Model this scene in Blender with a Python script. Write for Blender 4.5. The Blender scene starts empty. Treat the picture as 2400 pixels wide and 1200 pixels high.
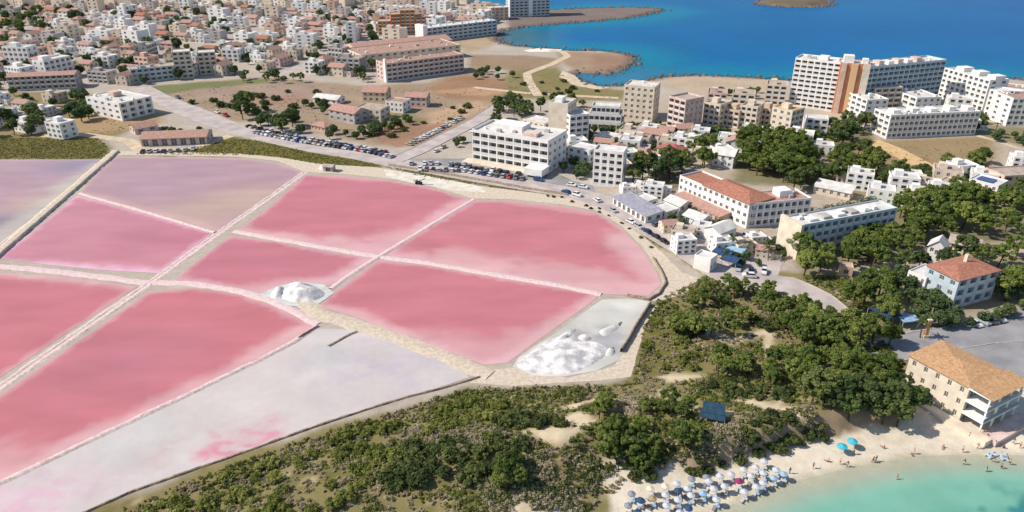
import bpy, math, random
import numpy as np
from mathutils import Vector, Matrix
from mathutils.geometry import delaunay_2d_cdt

random.seed(11)
rng = np.random.default_rng(11)
SC = bpy.context.scene
COL = SC.collection
R = math.radians

# ------------------------------------------------------------------ camera, sky, sun, exposure
FOC, PITCH, CAMH = 1700.0, R(26.0), 110.0          # focal length in photo pixels (2400 wide)
cam_d = bpy.data.cameras.new('camera')
cam_d.sensor_width = 36.0
cam_d.lens = 36.0 * FOC / 2400.0
cam_d.clip_start = 1.0
cam_d.clip_end = 60000.0
cam = bpy.data.objects.new('camera', cam_d)
COL.objects.link(cam)
cam.location = (0, 0, CAMH)
cam.rotation_euler = (math.pi / 2 - PITCH, 0, 0)
SC.camera = cam

SUN_EL, SUN_AZ = 43.0, -92.5                        # azimuth clockwise from +Y: the sun stands on the left
world = bpy.data.worlds.new('World')
SC.world = world
world.use_nodes = True
wn = world.node_tree
bg = wn.nodes['Background']
sky = wn.nodes.new('ShaderNodeTexSky')
sky.sky_type = 'NISHITA'
sky.sun_disc = False
sky.sun_elevation = R(SUN_EL)
sky.sun_rotation = R(SUN_AZ)
sky.air_density = 1.0
sky.dust_density = 0.6
sky.ozone_density = 1.3
wn.links.new(sky.outputs[0], bg.inputs[0])
bg.inputs[1].default_value = 0.118
sun_d = bpy.data.lights.new('sun', 'SUN')
sun_d.energy = 4.6
sun_d.angle = R(0.53)
sun_d.color = (1.0, 0.93, 0.83)
sun = bpy.data.objects.new('sun', sun_d)
COL.objects.link(sun)
_s = Vector((math.sin(R(SUN_AZ)) * math.cos(R(SUN_EL)), math.cos(R(SUN_AZ)) * math.cos(R(SUN_EL)), math.sin(R(SUN_EL))))
sun.rotation_euler = _s.to_track_quat('Z', 'Y').to_euler()
SC.view_settings.view_transform = 'Standard'
SC.view_settings.look = 'None'
SC.view_settings.exposure = 0.12
SC.view_settings.gamma = 1.0
SC.view_settings.use_curve_mapping = False
SC.render.engine = 'CYCLES'
SC.cycles.use_denoising = True
SC.cycles.max_bounces = 4
SC.cycles.diffuse_bounces = 2
SC.cycles.glossy_bounces = 2
SC.cycles.transparent_max_bounces = 6

# ------------------------------------------------------------------ numbers
def lin(c):
    c = c / 255.0
    return c / 12.92 if c <= 0.04045 else ((c + 0.055) / 1.055) ** 2.4
def C(r, g, b, k=1.0):
    return (lin(r) * k, lin(g) * k, lin(b) * k, 1.0)
def smooth(t):
    t = np.clip(t, 0, 1)
    return t * t * (3 - 2 * t)
_perm = rng.random((64, 64))
def vnoise(x, y):
    x = np.asarray(x, float); y = np.asarray(y, float)
    xi = np.floor(x).astype(int); yi = np.floor(y).astype(int)
    fx = smooth(x - xi); fy = smooth(y - yi)
    p = lambda a, b: _perm[a % 64, b % 64]
    return (p(xi, yi) * (1 - fx) + p(xi + 1, yi) * fx) * (1 - fy) + (p(xi, yi + 1) * (1 - fx) + p(xi + 1, yi + 1) * fx) * fy
def fbm(x, y, scale, octs=4, seed=0):
    x = np.asarray(x, float) / scale + 17.3 * seed; y = np.asarray(y, float) / scale + 9.7 * seed
    v = 0; a = 0.5; tot = 0
    for k in range(octs):
        v = v + a * vnoise(x, y); tot += a
        x = x * 2.03 + 5.1; y = y * 2.03 + 3.7; a *= 0.5
    return v / tot
def dist_line(x, y, pts, closed=False):
    d = np.full(np.shape(x), 1e9)
    n = len(pts)
    for i in range(n if closed else n - 1):
        ax, ay = pts[i]; bx, by = pts[(i + 1) % n]
        vx, vy = bx - ax, by - ay
        L = vx * vx + vy * vy + 1e-9
        t = np.clip(((x - ax) * vx + (y - ay) * vy) / L, 0, 1)
        d = np.minimum(d, np.hypot(x - ax - t * vx, y - ay - t * vy))
    return d
def inside(x, y, pts):
    c = np.zeros(np.shape(x), bool)
    n = len(pts); j = n - 1
    for i in range(n):
        xi, yi = pts[i]; xj, yj = pts[j]
        if yi != yj:
            c ^= ((yi > y) != (yj > y)) & (x < (xj - xi) * (y - yi) / (yj - yi) + xi)
        j = i
    return c
def sdist(x, y, pts):
    d = dist_line(x, y, pts, True)
    return np.where(inside(x, y, pts), d, -d)

# ------------------------------------------------------------------ survey: a sight line of the photograph to a place on the ground
def G0(px, py, z=0.0):
    dx = (px - 1200.0) / FOC; dy = -(py - 600.0) / FOC
    Y = math.cos(PITCH) + dy * math.sin(PITCH); Z = -math.sin(PITCH) + dy * math.cos(PITCH)
    t = (z - CAMH) / Z
    return (dx * t, Y * t)
def P0(pts, z=0.0):
    return [G0(a, b, z) for a, b in pts]
def project(x, y, z):
    d = y * math.cos(PITCH) - (z - CAMH) * math.sin(PITCH)
    u = y * math.sin(PITCH) + (z - CAMH) * math.cos(PITCH)
    return 1200 + FOC * x / d, 600 - FOC * u / d

SEA = -0.9
coast = P0([(-400, -60), (500, -60), (1000, -40), (1070, -8), (1105, 6), (1150, 14), (1190, 26), (1230, 24), (1285, 24), (1340, 22), (1400, 19), (1480, 18), (1535, 20),
            (1552, 24), (1520, 32), (1470, 42), (1400, 48), (1310, 55), (1230, 62), (1175, 72), (1158, 84), (1165, 98),
            (1200, 108), (1260, 113), (1310, 117), (1350, 119), (1410, 119), (1462, 127), (1486, 137), (1480, 150), (1455, 165), (1425, 174),
            (1385, 172), (1350, 171), (1338, 178), (1358, 193), (1400, 204), (1460, 202), (1520, 190), (1560, 180), (1640, 178), (1730, 181), (1850, 189),
            (1950, 178), (2080, 172), (2200, 165), (2330, 180), (2420, 192), (2600, 235), (2900, 330), (3100, 500)], SEA)
lag_line = P0([(3400, 1150), (2700, 1090), (2450, 1070), (2300, 1064), (2150, 1069), (2000, 1094), (1850, 1131), (1660, 1203), (1560, 1262), (1300, 1500)], SEA)
coast = coast + lag_line + [(-3000, 20), (-30000, 20), (-30000, 30000), (-12000, 30000)]
lagoon = lag_line + [(20, -200), (700, -200)]
island = P0([(1770, 8), (1800, 1), (1840, -8), (1900, -6), (1935, 4), (1948, 11), (1900, 17), (1840, 16), (1800, 13)], SEA)
dune_foot = P0([(1405, 1240), (1440, 1150), (1480, 1118), (1580, 1128), (1700, 1088), (1850, 1046), (1930, 1022), (2010, 1008), (2100, 1000), (2200, 985)])
dune_back = P0([(2200, 930), (2120, 850), (1900, 800), (1650, 850), (1480, 900), (1300, 905), (1080, 915), (700, 1040), (330, 1190), (200, 1300), (600, 1500), (1300, 1500)])
dune = dune_foot + dune_back

def Zv(x, y):
    x = np.asarray(x, float); y = np.asarray(y, float)
    d = sdist(x, y, coast) + (fbm(x, y, 22, 4, 3) - 0.5) * 9 * (y > 240)
    beach = (y < 260) & (x > 20)
    z = np.where(beach, np.clip(SEA + d * 0.065, -3.5, 0.0), np.clip(SEA + d * 0.22, -4.0, 0.0))
    di = sdist(x, y, island) + (fbm(x, y, 15, 3, 4) - 0.5) * 6
    z = np.maximum(z, np.clip(SEA + di * 0.35, -4.0, 3.0))
    m = inside(x, y, dune)
    if np.any(m):
        df = dist_line(x, y, dune_foot) + (fbm(x, y, 6, 3, 5) - 0.5) * 2.0
        db = dist_line(x, y, dune_back)
        taper = np.clip((112 - x) / 40.0, 0.3, 1.0)
        wf = 2.8 + 14 * (1 - smooth((x - 30) / 14.0))
        h = smooth(df / wf) * smooth(db / 30.0) * (4.0 * taper + (fbm(x, y, 18, 3, 6) - 0.5) * 2.6)
        z = np.where(m, z + h, z)
    return z
def Z(x, y):
    return float(Zv(np.array([x]), np.array([y]))[0])
def G(px, py):
    """point of the ground seen at a photo pixel"""
    z = 0.0
    if py > 780 and px > 150:
        for _ in range(6):
            x, y = G0(px, py, z); z = 0.5 * z + 0.5 * Z(x, y)
    x, y = G0(px, py, z)
    return Vector((x, y, z if (py > 780 and px > 150) else min(0.0, 0.0)))

# ------------------------------------------------------------------ mesh builder
class MB:
    def __init__(s): s.v = []; s.f = []; s.m = []
    def quad(s, a, b, c, d, m=0):
        n = len(s.v); s.v += [tuple(a), tuple(b), tuple(c), tuple(d)]; s.f.append((n, n + 1, n + 2, n + 3)); s.m.append(m)
    def tri(s, a, b, c, m=0):
        n = len(s.v); s.v += [tuple(a), tuple(b), tuple(c)]; s.f.append((n, n + 1, n + 2)); s.m.append(m)
    def poly(s, pts, m=0):
        n = len(s.v); s.v += [tuple(p) for p in pts]; s.f.append(tuple(range(n, n + len(pts)))); s.m.append(m)
    def box(s, x0, y0, z0, x1, y1, z1, m=0, bottom=True):
        n = len(s.v)
        s.v += [(x0, y0, z0), (x1, y0, z0), (x1, y1, z0), (x0, y1, z0), (x0, y0, z1), (x1, y0, z1), (x1, y1, z1), (x0, y1, z1)]
        fs = [(4, 5, 6, 7), (0, 1, 5, 4), (1, 2, 6, 5), (2, 3, 7, 6), (3, 0, 4, 7)] + ([(0, 3, 2, 1)] if bottom else [])
        for f in fs: s.f.append(tuple(n + i for i in f)); s.m.append(m)
    def prism(s, pts, z0, z1, m=0, mt=None):
        n = len(s.v); k = len(pts)
        s.v += [(p[0], p[1], z0) for p in pts] + [(p[0], p[1], z1) for p in pts]
        for i in range(k):
            j = (i + 1) % k; s.f.append((n + i, n + j, n + k + j, n + k + i)); s.m.append(m)
        s.f.append(tuple(n + k + i for i in range(k))); s.m.append(m if mt is None else mt)
    def tube(s, a, b, r0, r1, n=6, m=0, cap=True):
        a = Vector(a); b = Vector(b); d = (b - a).normalized()
        u = d.orthogonal().normalized(); w = d.cross(u); k = len(s.v)
        for i in range(n):
            t = 2 * math.pi * i / n; o = u * math.cos(t) + w * math.sin(t)
            s.v.append(tuple(a + o * r0)); s.v.append(tuple(b + o * r1))
        for i in range(n):
            j = (i + 1) % n
            s.f.append((k + 2 * i, k + 2 * j, k + 2 * j + 1, k + 2 * i + 1)); s.m.append(m)
        if cap: s.f.append(tuple(k + 2 * i + 1 for i in range(n))); s.m.append(m)
    def mesh(s, name, mats, smooth_=False):
        me = bpy.data.meshes.new(name)
        me.from_pydata(s.v, [], s.f)
        if not isinstance(mats, (list, tuple)): mats = [mats]
        for m in mats: me.materials.append(m)
        if len(mats) > 1: me.polygons.foreach_set('material_index', s.m)
        if smooth_: me.polygons.foreach_set('use_smooth', [True] * len(me.polygons))
        me.update()
        return me
    def build(s, name, mats, parent=None, smooth_=False, loc=None):
        return link(name, s.mesh(name, mats, smooth_), parent, loc)
def link(name, me, parent=None, loc=None, rz=None):
    o = bpy.data.objects.new(name, me); COL.objects.link(o)
    if parent: o.parent = parent
    if loc is not None: o.location = loc
    if rz: o.rotation_euler = (0, 0, rz)
    return o
def np_mesh(name, v, f, mats, mi=None, smooth_=False, attrs=None):
    """fast mesh from arrays; f is (n,3) or (n,4)"""
    v = np.asarray(v, np.float32); f = np.asarray(f, np.int32)
    me = bpy.data.meshes.new(name)
    k = f.shape[1]
    me.vertices.add(len(v)); me.vertices.foreach_set('co', v.ravel())
    me.loops.add(f.size); me.loops.foreach_set('vertex_index', f.ravel())
    me.polygons.add(len(f)); me.polygons.foreach_set('loop_start', np.arange(0, f.size, k, dtype=np.int32))
    if not isinstance(mats, (list, tuple)): mats = [mats]
    for m in mats: me.materials.append(m)
    if mi is not None: me.polygons.foreach_set('material_index', np.asarray(mi, np.int32))
    me.update(calc_edges=True)
    if smooth_: me.polygons.foreach_set('use_smooth', np.ones(len(f), bool))
    for an, (typ, data) in (attrs or {}).items():
        at = me.attributes.new(an, typ, 'POINT')
        at.data.foreach_set('color' if typ == 'FLOAT_COLOR' else 'value', np.asarray(data, np.float32).ravel())
    me.validate()
    return me
def empty(name, loc=(0, 0, 0), rz=0.0):
    o = bpy.data.objects.new(name, None); COL.objects.link(o)
    o.location = loc; o.rotation_euler = (0, 0, rz); o.empty_display_size = 0.5
    return o
def tag(o, label=None, cat=None, group=None, kind=None):
    if label: o['label'] = label
    if cat: o['category'] = cat
    if group: o['group'] = group
    if kind: o['kind'] = kind
    return o
KIDS = {}
def copy_tree(o, loc=None, rz=None, scale=None):
    c = o.copy(); COL.objects.link(c)
    if loc is not None: c.location = loc
    if rz is not None: c.rotation_euler = (0, 0, rz)
    if scale is not None: c.scale = (scale, scale, scale) if isinstance(scale, (int, float)) else scale
    if o.name not in KIDS: KIDS[o.name] = [(ch, list(ch.children)) for ch in o.children]
    for ch, gs in KIDS[o.name]:
        d = ch.copy(); COL.objects.link(d); d.parent = c
        for g in gs:
            e = g.copy(); COL.objects.link(e); e.parent = d
    return c
def drop_tree(o):
    pass

# ------------------------------------------------------------------ materials
def mat(name, col, rough=0.8, col2=None, scale=1.0, detail=4.0, spec=0.25, bump=0.0, bscale=None, rnd=0.0, coord='Object', contrast=(0.35, 0.65), metal=0.0):
    m = bpy.data.materials.new(name); m.use_nodes = True
    nt = m.node_tree; b = nt.nodes['Principled BSDF']
    b.inputs['Roughness'].default_value = rough
    b.inputs['Specular IOR Level'].default_value = spec
    b.inputs['Metallic'].default_value = metal
    b.inputs['Base Color'].default_value = col
    src = None
    if col2 is not None or bump:
        tc = nt.nodes.new('ShaderNodeTexCoord')
        nz = nt.nodes.new('ShaderNodeTexNoise'); nz.inputs['Scale'].default_value = scale; nz.inputs['Detail'].default_value = detail
        nt.links.new(tc.outputs[coord], nz.inputs['Vector'])
        if col2 is not None:
            rp = nt.nodes.new('ShaderNodeValToRGB')
            rp.color_ramp.elements[0].position = contrast[0]; rp.color_ramp.elements[0].color = col
            rp.color_ramp.elements[1].position = contrast[1]; rp.color_ramp.elements[1].color = col2
            nt.links.new(nz.outputs['Fac'], rp.inputs[0]); src = rp.outputs[0]
        if bump:
            n2 = nt.nodes.new('ShaderNodeTexNoise'); n2.inputs['Scale'].default_value = bscale or scale * 4; n2.inputs['Detail'].default_value = 5
            nt.links.new(tc.outputs[coord], n2.inputs['Vector'])
            bp = nt.nodes.new('ShaderNodeBump'); bp.inputs['Strength'].default_value = bump; bp.inputs['Distance'].default_value = 0.3
            nt.links.new(n2.outputs['Fac'], bp.inputs['Height']); nt.links.new(bp.outputs[0], b.inputs['Normal'])
    if rnd:
        oi = nt.nodes.new('ShaderNodeObjectInfo')
        mr = nt.nodes.new('ShaderNodeMapRange'); mr.inputs[3].default_value = 1 - rnd; mr.inputs[4].default_value = 1 + rnd * 0.6
        nt.links.new(oi.outputs['Random'], mr.inputs[0])
        mx = nt.nodes.new('ShaderNodeMixRGB'); mx.blend_type = 'MULTIPLY'; mx.inputs[0].default_value = 1.0
        if src: nt.links.new(src, mx.inputs[1])
        else: mx.inputs[1].default_value = col
        nt.links.new(mr.outputs[0], mx.inputs[2]); src = mx.outputs[0]
    if src: nt.links.new(src, b.inputs['Base Color'])
    return m
def mat_attr(name, attr, rough=0.9, spec=0.2, n1=(0.08, 0.25), n2=(1.1, 0.18), bump=0.0, bscale=2.0, rough_attr=None, n3=None):
    """colour from a surface attribute, broken up by fine noise"""
    m = bpy.data.materials.new(name); m.use_nodes = True
    nt = m.node_tree; b = nt.nodes['Principled BSDF']
    b.inputs['Roughness'].default_value = rough; b.inputs['Specular IOR Level'].default_value = spec
    at = nt.nodes.new('ShaderNodeAttribute'); at.attribute_name = attr
    tc = nt.nodes.new('ShaderNodeTexCoord')
    src = at.outputs['Color']
    for sc_, am in [n1, n2] + ([n3] if n3 else []):
        nz = nt.nodes.new('ShaderNodeTexNoise'); nz.inputs['Scale'].default_value = sc_; nz.inputs['Detail'].default_value = 4
        nt.links.new(tc.outputs['Object'], nz.inputs['Vector'])
        mr = nt.nodes.new('ShaderNodeMapRange'); mr.inputs[1].default_value = 0.3; mr.inputs[2].default_value = 0.7
        mr.inputs[3].default_value = 1 - am; mr.inputs[4].default_value = 1 + am
        nt.links.new(nz.outputs['Fac'], mr.inputs[0])
        mx = nt.nodes.new('ShaderNodeMixRGB'); mx.blend_type = 'MULTIPLY'; mx.inputs[0].default_value = 1.0
        nt.links.new(src, mx.inputs[1]); nt.links.new(mr.outputs[0], mx.inputs[2]); src = mx.outputs[0]
    nt.links.new(src, b.inputs['Base Color'])
    if bump:
        nz = nt.nodes.new('ShaderNodeTexNoise'); nz.inputs['Scale'].default_value = bscale; nz.inputs['Detail'].default_value = 5
        nt.links.new(tc.outputs['Object'], nz.inputs['Vector'])
        bp = nt.nodes.new('ShaderNodeBump'); bp.inputs['Strength'].default_value = bump; bp.inputs['Distance'].default_value = 0.4
        nt.links.new(nz.outputs['Fac'], bp.inputs['Height']); nt.links.new(bp.outputs[0], b.inputs['Normal'])
    return m
# ================================================================== the setting
# ------------------------------------------------------------------ ground
def axis(parts):
    out = []
    for a, b, st in parts:
        n = max(1, int(round((b - a) / st))); out += [a + (b - a) * i / n for i in range(n)]
    out.append(parts[-1][1]); return np.array(out)
gx = axis([(-30000, -3000, 9000), (-3000, -800, 550), (-800, -330, 6), (-330, -110, 3.5), (-110, 190, 1.6), (190, 420, 3.5), (420, 820, 8), (820, 3000, 545), (3000, 30000, 9000)])
gy = axis([(-2000, 60, 515), (60, 100, 8), (100, 215, 1.6), (215, 420, 3), (420, 760, 4.5), (760, 1000, 6), (1000, 1500, 50), (1500, 30000, 5700)])
X, Y = np.meshgrid(gx, gy); X = X.ravel(); Y = Y.ravel()
ZZ = Zv(X, Y)
nx, ny = len(gx), len(gy)
I = np.arange(nx * ny).reshape(ny, nx)
F = np.stack([I[:-1, :-1].ravel(), I[:-1, 1:].ravel(), I[1:, 1:].ravel(), I[1:, :-1].ravel()], 1)
colr = np.zeros((len(X), 4)); colr[:, 3] = 1
def setc(c): colr[:, :3] = np.array(c[:3])
def paint(c, m):
    m = np.clip(m, 0, 1)[:, None]; colr[:, :3] = colr[:, :3] * (1 - m) + np.array(c[:3]) * m
setc(C(178, 166, 152))
def zone(pts, c, soft=4.0, amt=1.0, nz=(8.0, 5.0)):
    w = P0(pts); d = sdist(X, Y, w) + (fbm(X, Y, nz[0], 3, len(ZONES) + 1) - 0.5) * nz[1]
    ZONES.append(1); paint(c, smooth(d / soft + 0.5) * amt)
ZONES = []
nA = fbm(X, Y, 30, 4, 8); nB = fbm(X, Y, 7, 4, 9); nC = fbm(X, Y, 3.2, 3, 10)
# dry open land in the middle distance
zone([(330, 205), (620, 180), (840, 200), (1000, 195), (1100, 160), (1230, 190), (1260, 215), (1160, 260), (990, 345), (860, 340), (640, 285), (520, 285), (420, 240)], C(156, 136, 114), 8)
zone([(330, 205), (470, 192), (640, 183), (620, 195), (470, 208), (380, 222)], C(118, 120, 82), 6)
zone([(430, 215), (640, 196), (800, 208), (740, 235), (560, 240)], C(158, 136, 120), 5)
zone([(560, 232), (700, 222), (740, 232), (640, 248)], C(158, 122, 100), 8, 0.7)
zone([(1000, 205), (1090, 175), (1200, 190), (1245, 210), (1150, 235), (1040, 232)], C(152, 118, 94), 6)
zone([(1010, 214), (1100, 206), (1230, 212), (1130, 226)], C(186, 148, 116), 6, 0.8)
zone([(880, 300), (1010, 285), (1060, 275), (1000, 330), (930, 345), (880, 330)], C(154, 120, 98), 6)
zone([(1000, 265), (1120, 235), (1150, 250), (1060, 285), (1010, 290)], C(190, 158, 128), 7, 0.8)
zone([(860, 270), (960, 262), (1000, 285), (900, 300)], C(128, 118, 76), 8, 0.8)
# coastal point and bay
zone([(1100, 128), (1240, 130), (1330, 140), (1300, 160), (1230, 165), (1100, 162)], C(150, 128, 104), 8)
zone([(1300, 120), (1470, 124), (1490, 145), (1430, 172), (1345, 166), (1320, 150)], C(158, 134, 110), 8)
zone([(1390, 128), (1480, 134), (1470, 160), (1390, 165)], C(146, 116, 96), 10, 0.7)
zone([(1190, 165), (1310, 158), (1350, 200), (1470, 212), (1460, 240), (1300, 235), (1180, 225)], C(132, 122, 82), 8)
zone([(1120, 60), (1180, 70), (1150, 110), (1090, 125), (1060, 100)], C(172, 152, 124), 8)
zone([(1560, 178), (1840, 188), (1840, 215), (1700, 225), (1560, 205)], C(182, 162, 138), 8)
# left edge gardens
zone([(-100, 215), (200, 215), (360, 285), (250, 330), (-100, 330)], C(140, 126, 92), 8)
zone([(180, 275), (390, 262), (380, 290), (260, 310), (90, 312)], C(164, 138, 104), 6)
# olive strips by the ponds
zone([(-100, 322), (230, 322), (262, 350), (240, 374), (-100, 376)], C(106, 98, 48), 4)
zone([(290, 362), (420, 352), (540, 322), (640, 330), (760, 352), (900, 376), (890, 396), (740, 388), (620, 366), (400, 366)], C(108, 100, 46), 4)
zone([(880, 382), (1000, 396), (1180, 425), (1330, 452), (1330, 462), (1150, 440), (980, 412)], C(104, 94, 56), 3)
zone([(1470, 525), (1560, 565), (1640, 620), (1650, 640), (1580, 600), (1500, 555)], C(112, 98, 56), 3)
# resort quarter between the houses
zone([(1300, 240), (2500, 200), (2900, 330), (2700, 600), (1980, 640), (1640, 560), (1400, 440)], C(176, 160, 140), 10, 0.7)
zone([(1930, 300), (2060, 330), (2330, 318), (2330, 400), (2120, 410), (1930, 380)], C(148, 128, 96), 8)
for q_, c_ in (([(1300, 410), (1380, 400), (1385, 425), (1310, 425)], C(110, 112, 70)), ([(1470, 440), (1480, 395), (1600, 380), (1600, 440), (1540, 455)], C(112, 106, 76)), ([(1720, 430), (1730, 340), (1900, 345), (1960, 440)], C(110, 106, 70)), ([(1420, 340), (1540, 318), (1560, 350), (1440, 366)], C(206, 198, 188)), ([(1620, 330), (1760, 318), (1720, 350), (1640, 352)], C(118, 112, 80)),
               ([(1900, 420), (2000, 385), (2120, 415), (2140, 450), (2000, 462)], C(120, 112, 72)), ([(2100, 470), (2420, 455), (2430, 560), (2200, 580), (2090, 600), (1870, 650), (1870, 600)], C(112, 104, 72)), ([(1940, 350), (1950, 295), (2040, 300), (2050, 350)], C(112, 108, 78)), ([(2200, 280), (2420, 300), (2420, 345), (2290, 320)], C(124, 118, 84)), ([(1960, 650), (2340, 600), (2430, 600), (2400, 720), (2100, 760), (1960, 760)], C(134, 122, 92))):
    zone(q_, c_, 6, .8)
# scrubland behind the beach
zone([(1530, 700), (1650, 640), (1990, 640), (2100, 700), (2130, 830), (2170, 930), (2100, 1010), (1900, 1020), (1700, 1085), (1580, 1125), (1470, 1115), (1420, 1240),
      (700, 1500), (100, 1300), (200, 1195), (620, 1050), (1080, 910), (1300, 900), (1480, 895), (1500, 790)], C(130, 120, 80), 3)
scr = smooth(sdist(X, Y, P0([(1530, 700), (1650, 640), (1990, 640), (2130, 830), (2170, 930), (2100, 1010), (1700, 1085), (1470, 1115), (1420, 1240), (700, 1500), (100, 1300), (200, 1195), (620, 1050), (1080, 910), (1480, 895)])) / 4)
paint(C(104, 102, 56), scr * smooth((nB - 0.48) * 6) * .8)
paint(C(140, 124, 86), scr * smooth((nA - 0.52) * 7) * 0.6)
paint(C(182, 162, 130), scr * smooth((nB * 0.5 + nC * 0.5 - 0.60) * 11))
zone([(1530, 720), (1600, 770), (1640, 830), (1650, 880), (1500, 880), (1490, 850)], C(104, 100, 46), 4, 0.8)
# bare sandy patches and tracks in the scrub
for pts in ([(1225, 1030), (1300, 1018), (1365, 1028), (1345, 1060), (1300, 1095), (1280, 1080)],
            [(1290, 1005), (1340, 980), (1390, 985), (1405, 1015), (1350, 1022)],
            [(1295, 968), (1360, 945), (1410, 930), (1400, 948), (1345, 972)],
            [(1530, 880), (1650, 872), (1655, 886), (1560, 898)],
            [(1545, 915), (1575, 915), (1580, 940), (1550, 942)],
            [(1580, 965), (1610, 945), (1650, 990), (1720, 1000), (1700, 1015), (1640, 1005), (1600, 1020)],
            [(1715, 955), (1760, 952), (1830, 972), (1890, 1000), (1880, 1015), (1820, 1000), (1750, 975)],
            [(1635, 770), (1720, 790), (1790, 772), (1785, 785), (1720, 805), (1640, 785)],
            [(1785, 775), (1812, 772), (1815, 840), (1790, 842)],
            [(1200, 1190), (1270, 1172), (1340, 1168), (1380, 1180), (1300, 1240), (1180, 1240)],
            [(1380, 1090), (1440, 1080), (1470, 1115), (1430, 1160), (1380, 1130)],
            [(1600, 1050), (1625, 1045), (1620, 1075), (1600, 1072)]):
    zone(pts, C(214, 196, 166), 1.6, 0.85, (4, 3))
zone([(1130, 1100), (1300, 1085), (1380, 1120), (1380, 1170), (1200, 1180)], C(172, 146, 100), 6, 0.7)
zone([(930, 1010), (1060, 1000), (1200, 1040), (1160, 1080), (960, 1090)], C(120, 108, 98), 6, 0.75)
# beach
bs = (Y < 260) & (X > 20)
dl = sdist(X, Y, coast)
bz = np.where(bs, smooth((26 - dl) / 3.0), 0) * smooth(2.0 - 2.4 * np.clip(ZZ - 0.3, 0, 2))
paint(C(214, 202, 182), bz)
paint(C(200, 178, 152), np.where(bs, smooth((dl - 12) / 6), 0) * bz * smooth((nB - 0.45) * 6) * 0.5)
paint(C(186, 176, 152), np.where(bs, smooth((1.8 - dl) / 1.6), 0))
# steep bank faces: bare earth
gzx = np.gradient(ZZ.reshape(ny, nx), gx, axis=1).ravel(); gzy = np.gradient(ZZ.reshape(ny, nx), gy, axis=0).ravel()
steep = np.hypot(gzx, gzy)
paint(C(150, 130, 106), smooth((steep - 0.35) / 0.3) * (Y < 260) * (ZZ > -0.3))
# island and rocks at the water
di_ = sdist(X, Y, island)
paint(C(112, 100, 84), smooth(di_ / 4 + 0.6))
m_rock = smooth((9 - np.abs(dl)) / 6) * (Y > 260)
paint(C(128, 110, 98), m_rock * 0.8)
zone([(1180, 30), (1290, 22), (1400, 16), (1540, 16), (1560, 26), (1480, 44), (1300, 60), (1200, 66)], C(118, 104, 98), 8, .9, (14, 16))
M_ground = mat_attr('ground_soil', 'Col', 0.95, 0.1, (0.05, 0.09), (0.45, 0.10), 0.15, 1.4, n3=(2.2, 0.07))
gm = np_mesh('ground', np.stack([X, Y, ZZ], 1), F, M_ground, smooth_=True, attrs={'Col': ('FLOAT_COLOR', colr)})
tag(link('ground', gm), 'dry coastal land with scrub, fields, sandy tracks and town ground', kind='structure')

# ------------------------------------------------------------------ sea
sx = axis([(-30000, -3000, 9000), (-3000, -200, 140), (-200, 40, 12), (40, 190, 1.5), (190, 700, 9), (700, 1600, 60), (1600, 30000, 4000)])
sy = axis([(-2000, 60, 515), (60, 95, 10), (95, 165, 1.5), (165, 300, 12), (300, 1000, 7), (1000, 1600, 60), (1600, 30000, 4000)])
A, B = np.meshgrid(sx, sy); A = A.ravel(); B = B.ravel()
nx2, ny2 = len(sx), len(sy); I2 = np.arange(nx2 * ny2).reshape(ny2, nx2)
F2 = np.stack([I2[:-1, :-1].ravel(), I2[:-1, 1:].ravel(), I2[1:, 1:].ravel(), I2[1:, :-1].ravel()], 1)
off = np.maximum(-sdist(A, B, coast), 0)
isl = -sdist(A, B, island)
lagm = (B < 260) & (A > 0)
s1 = fbm(A, B, 60, 4, 11); s2 = fbm(A * 0.35, B, 45, 3, 12)
deep, mid, shal = [np.array(C(*c)[:3]) for c in ((0, 86, 146), (0, 98, 150), (8, 120, 150))]
t = smooth((np.minimum(off, isl + 25) + (s2 - 0.5) * 120) / 330)[:, None]; t0 = smooth(off / 70 + (s1 - 0.5) * 0.5)[:, None]
sc = (shal * (1 - t0) + mid * t0) * (1 - t) + deep * t
near_town = smooth(1 - np.hypot((A - G0(1200, 85)[0]) / 65, (B - G0(1200, 85)[1]) / 100))[:, None]
sc = sc * (1 - 0.75 * near_town) + np.array(C(84, 112, 112)[:3]) * 0.75 * near_town
bay = smooth(1.3 - np.hypot((A - G0(1440, 183)[0]) / 70, (B - G0(1440, 183)[1]) / 50))[:, None]
sc = sc * (1 - 0.5 * bay) + np.array(C(70, 118, 146)[:3]) * 0.5 * bay
l1 = np.array(C(196, 204, 184)[:3]); l2 = np.array(C(122, 176, 156)[:3]); l3 = np.array(C(76, 152, 138)[:3])
tl = smooth(off / 9)[:, None]; tm = smooth((off - 8 + (fbm(A, B, 9, 3, 13) - 0.5) * 14) / 26)[:, None]
lc = (l1 * (1 - tl) + l2 * tl) * (1 - tm) + l3 * tm
weed = (smooth(1.25 - np.hypot((A - G0(2400, 1200)[0]) / 17, (B - G0(2400, 1200)[1]) / 9)) * smooth((fbm(A, B, 4, 3, 14) - 0.36) * 6))[:, None]
lc = lc * (1 - 0.75 * weed) + np.array(C(26, 112, 118)[:3]) * 0.75 * weed
sc = np.where(lagm[:, None], lc, sc)
alpha = np.where(lagm, 0.28 + 0.72 * smooth(off / 8), 0.55 + 0.45 * smooth(off / 10))
cs = np.ones((len(A), 4)); cs[:, :3] = sc
M_sea = mat_attr('sea_water', 'Col', 0.3, 0.012, (0.012, 0.07), (0.12, 0.06), 0.12, 0.5)
nt = M_sea.node_tree; b = nt.nodes['Principled BSDF']
at = nt.nodes.new('ShaderNodeAttribute'); at.attribute_name = 'Alpha'
nt.links.new(at.outputs['Fac'], b.inputs['Alpha'])
sm = np_mesh('sea', np.stack([A, B, np.full(len(A), SEA)], 1), F2, M_sea, smooth_=True, attrs={'Col': ('FLOAT_COLOR', cs), 'Alpha': ('FLOAT', alpha)})
tag(link('sea', sm), 'blue open sea and shallow turquoise water by the beach', kind='structure')

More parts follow.
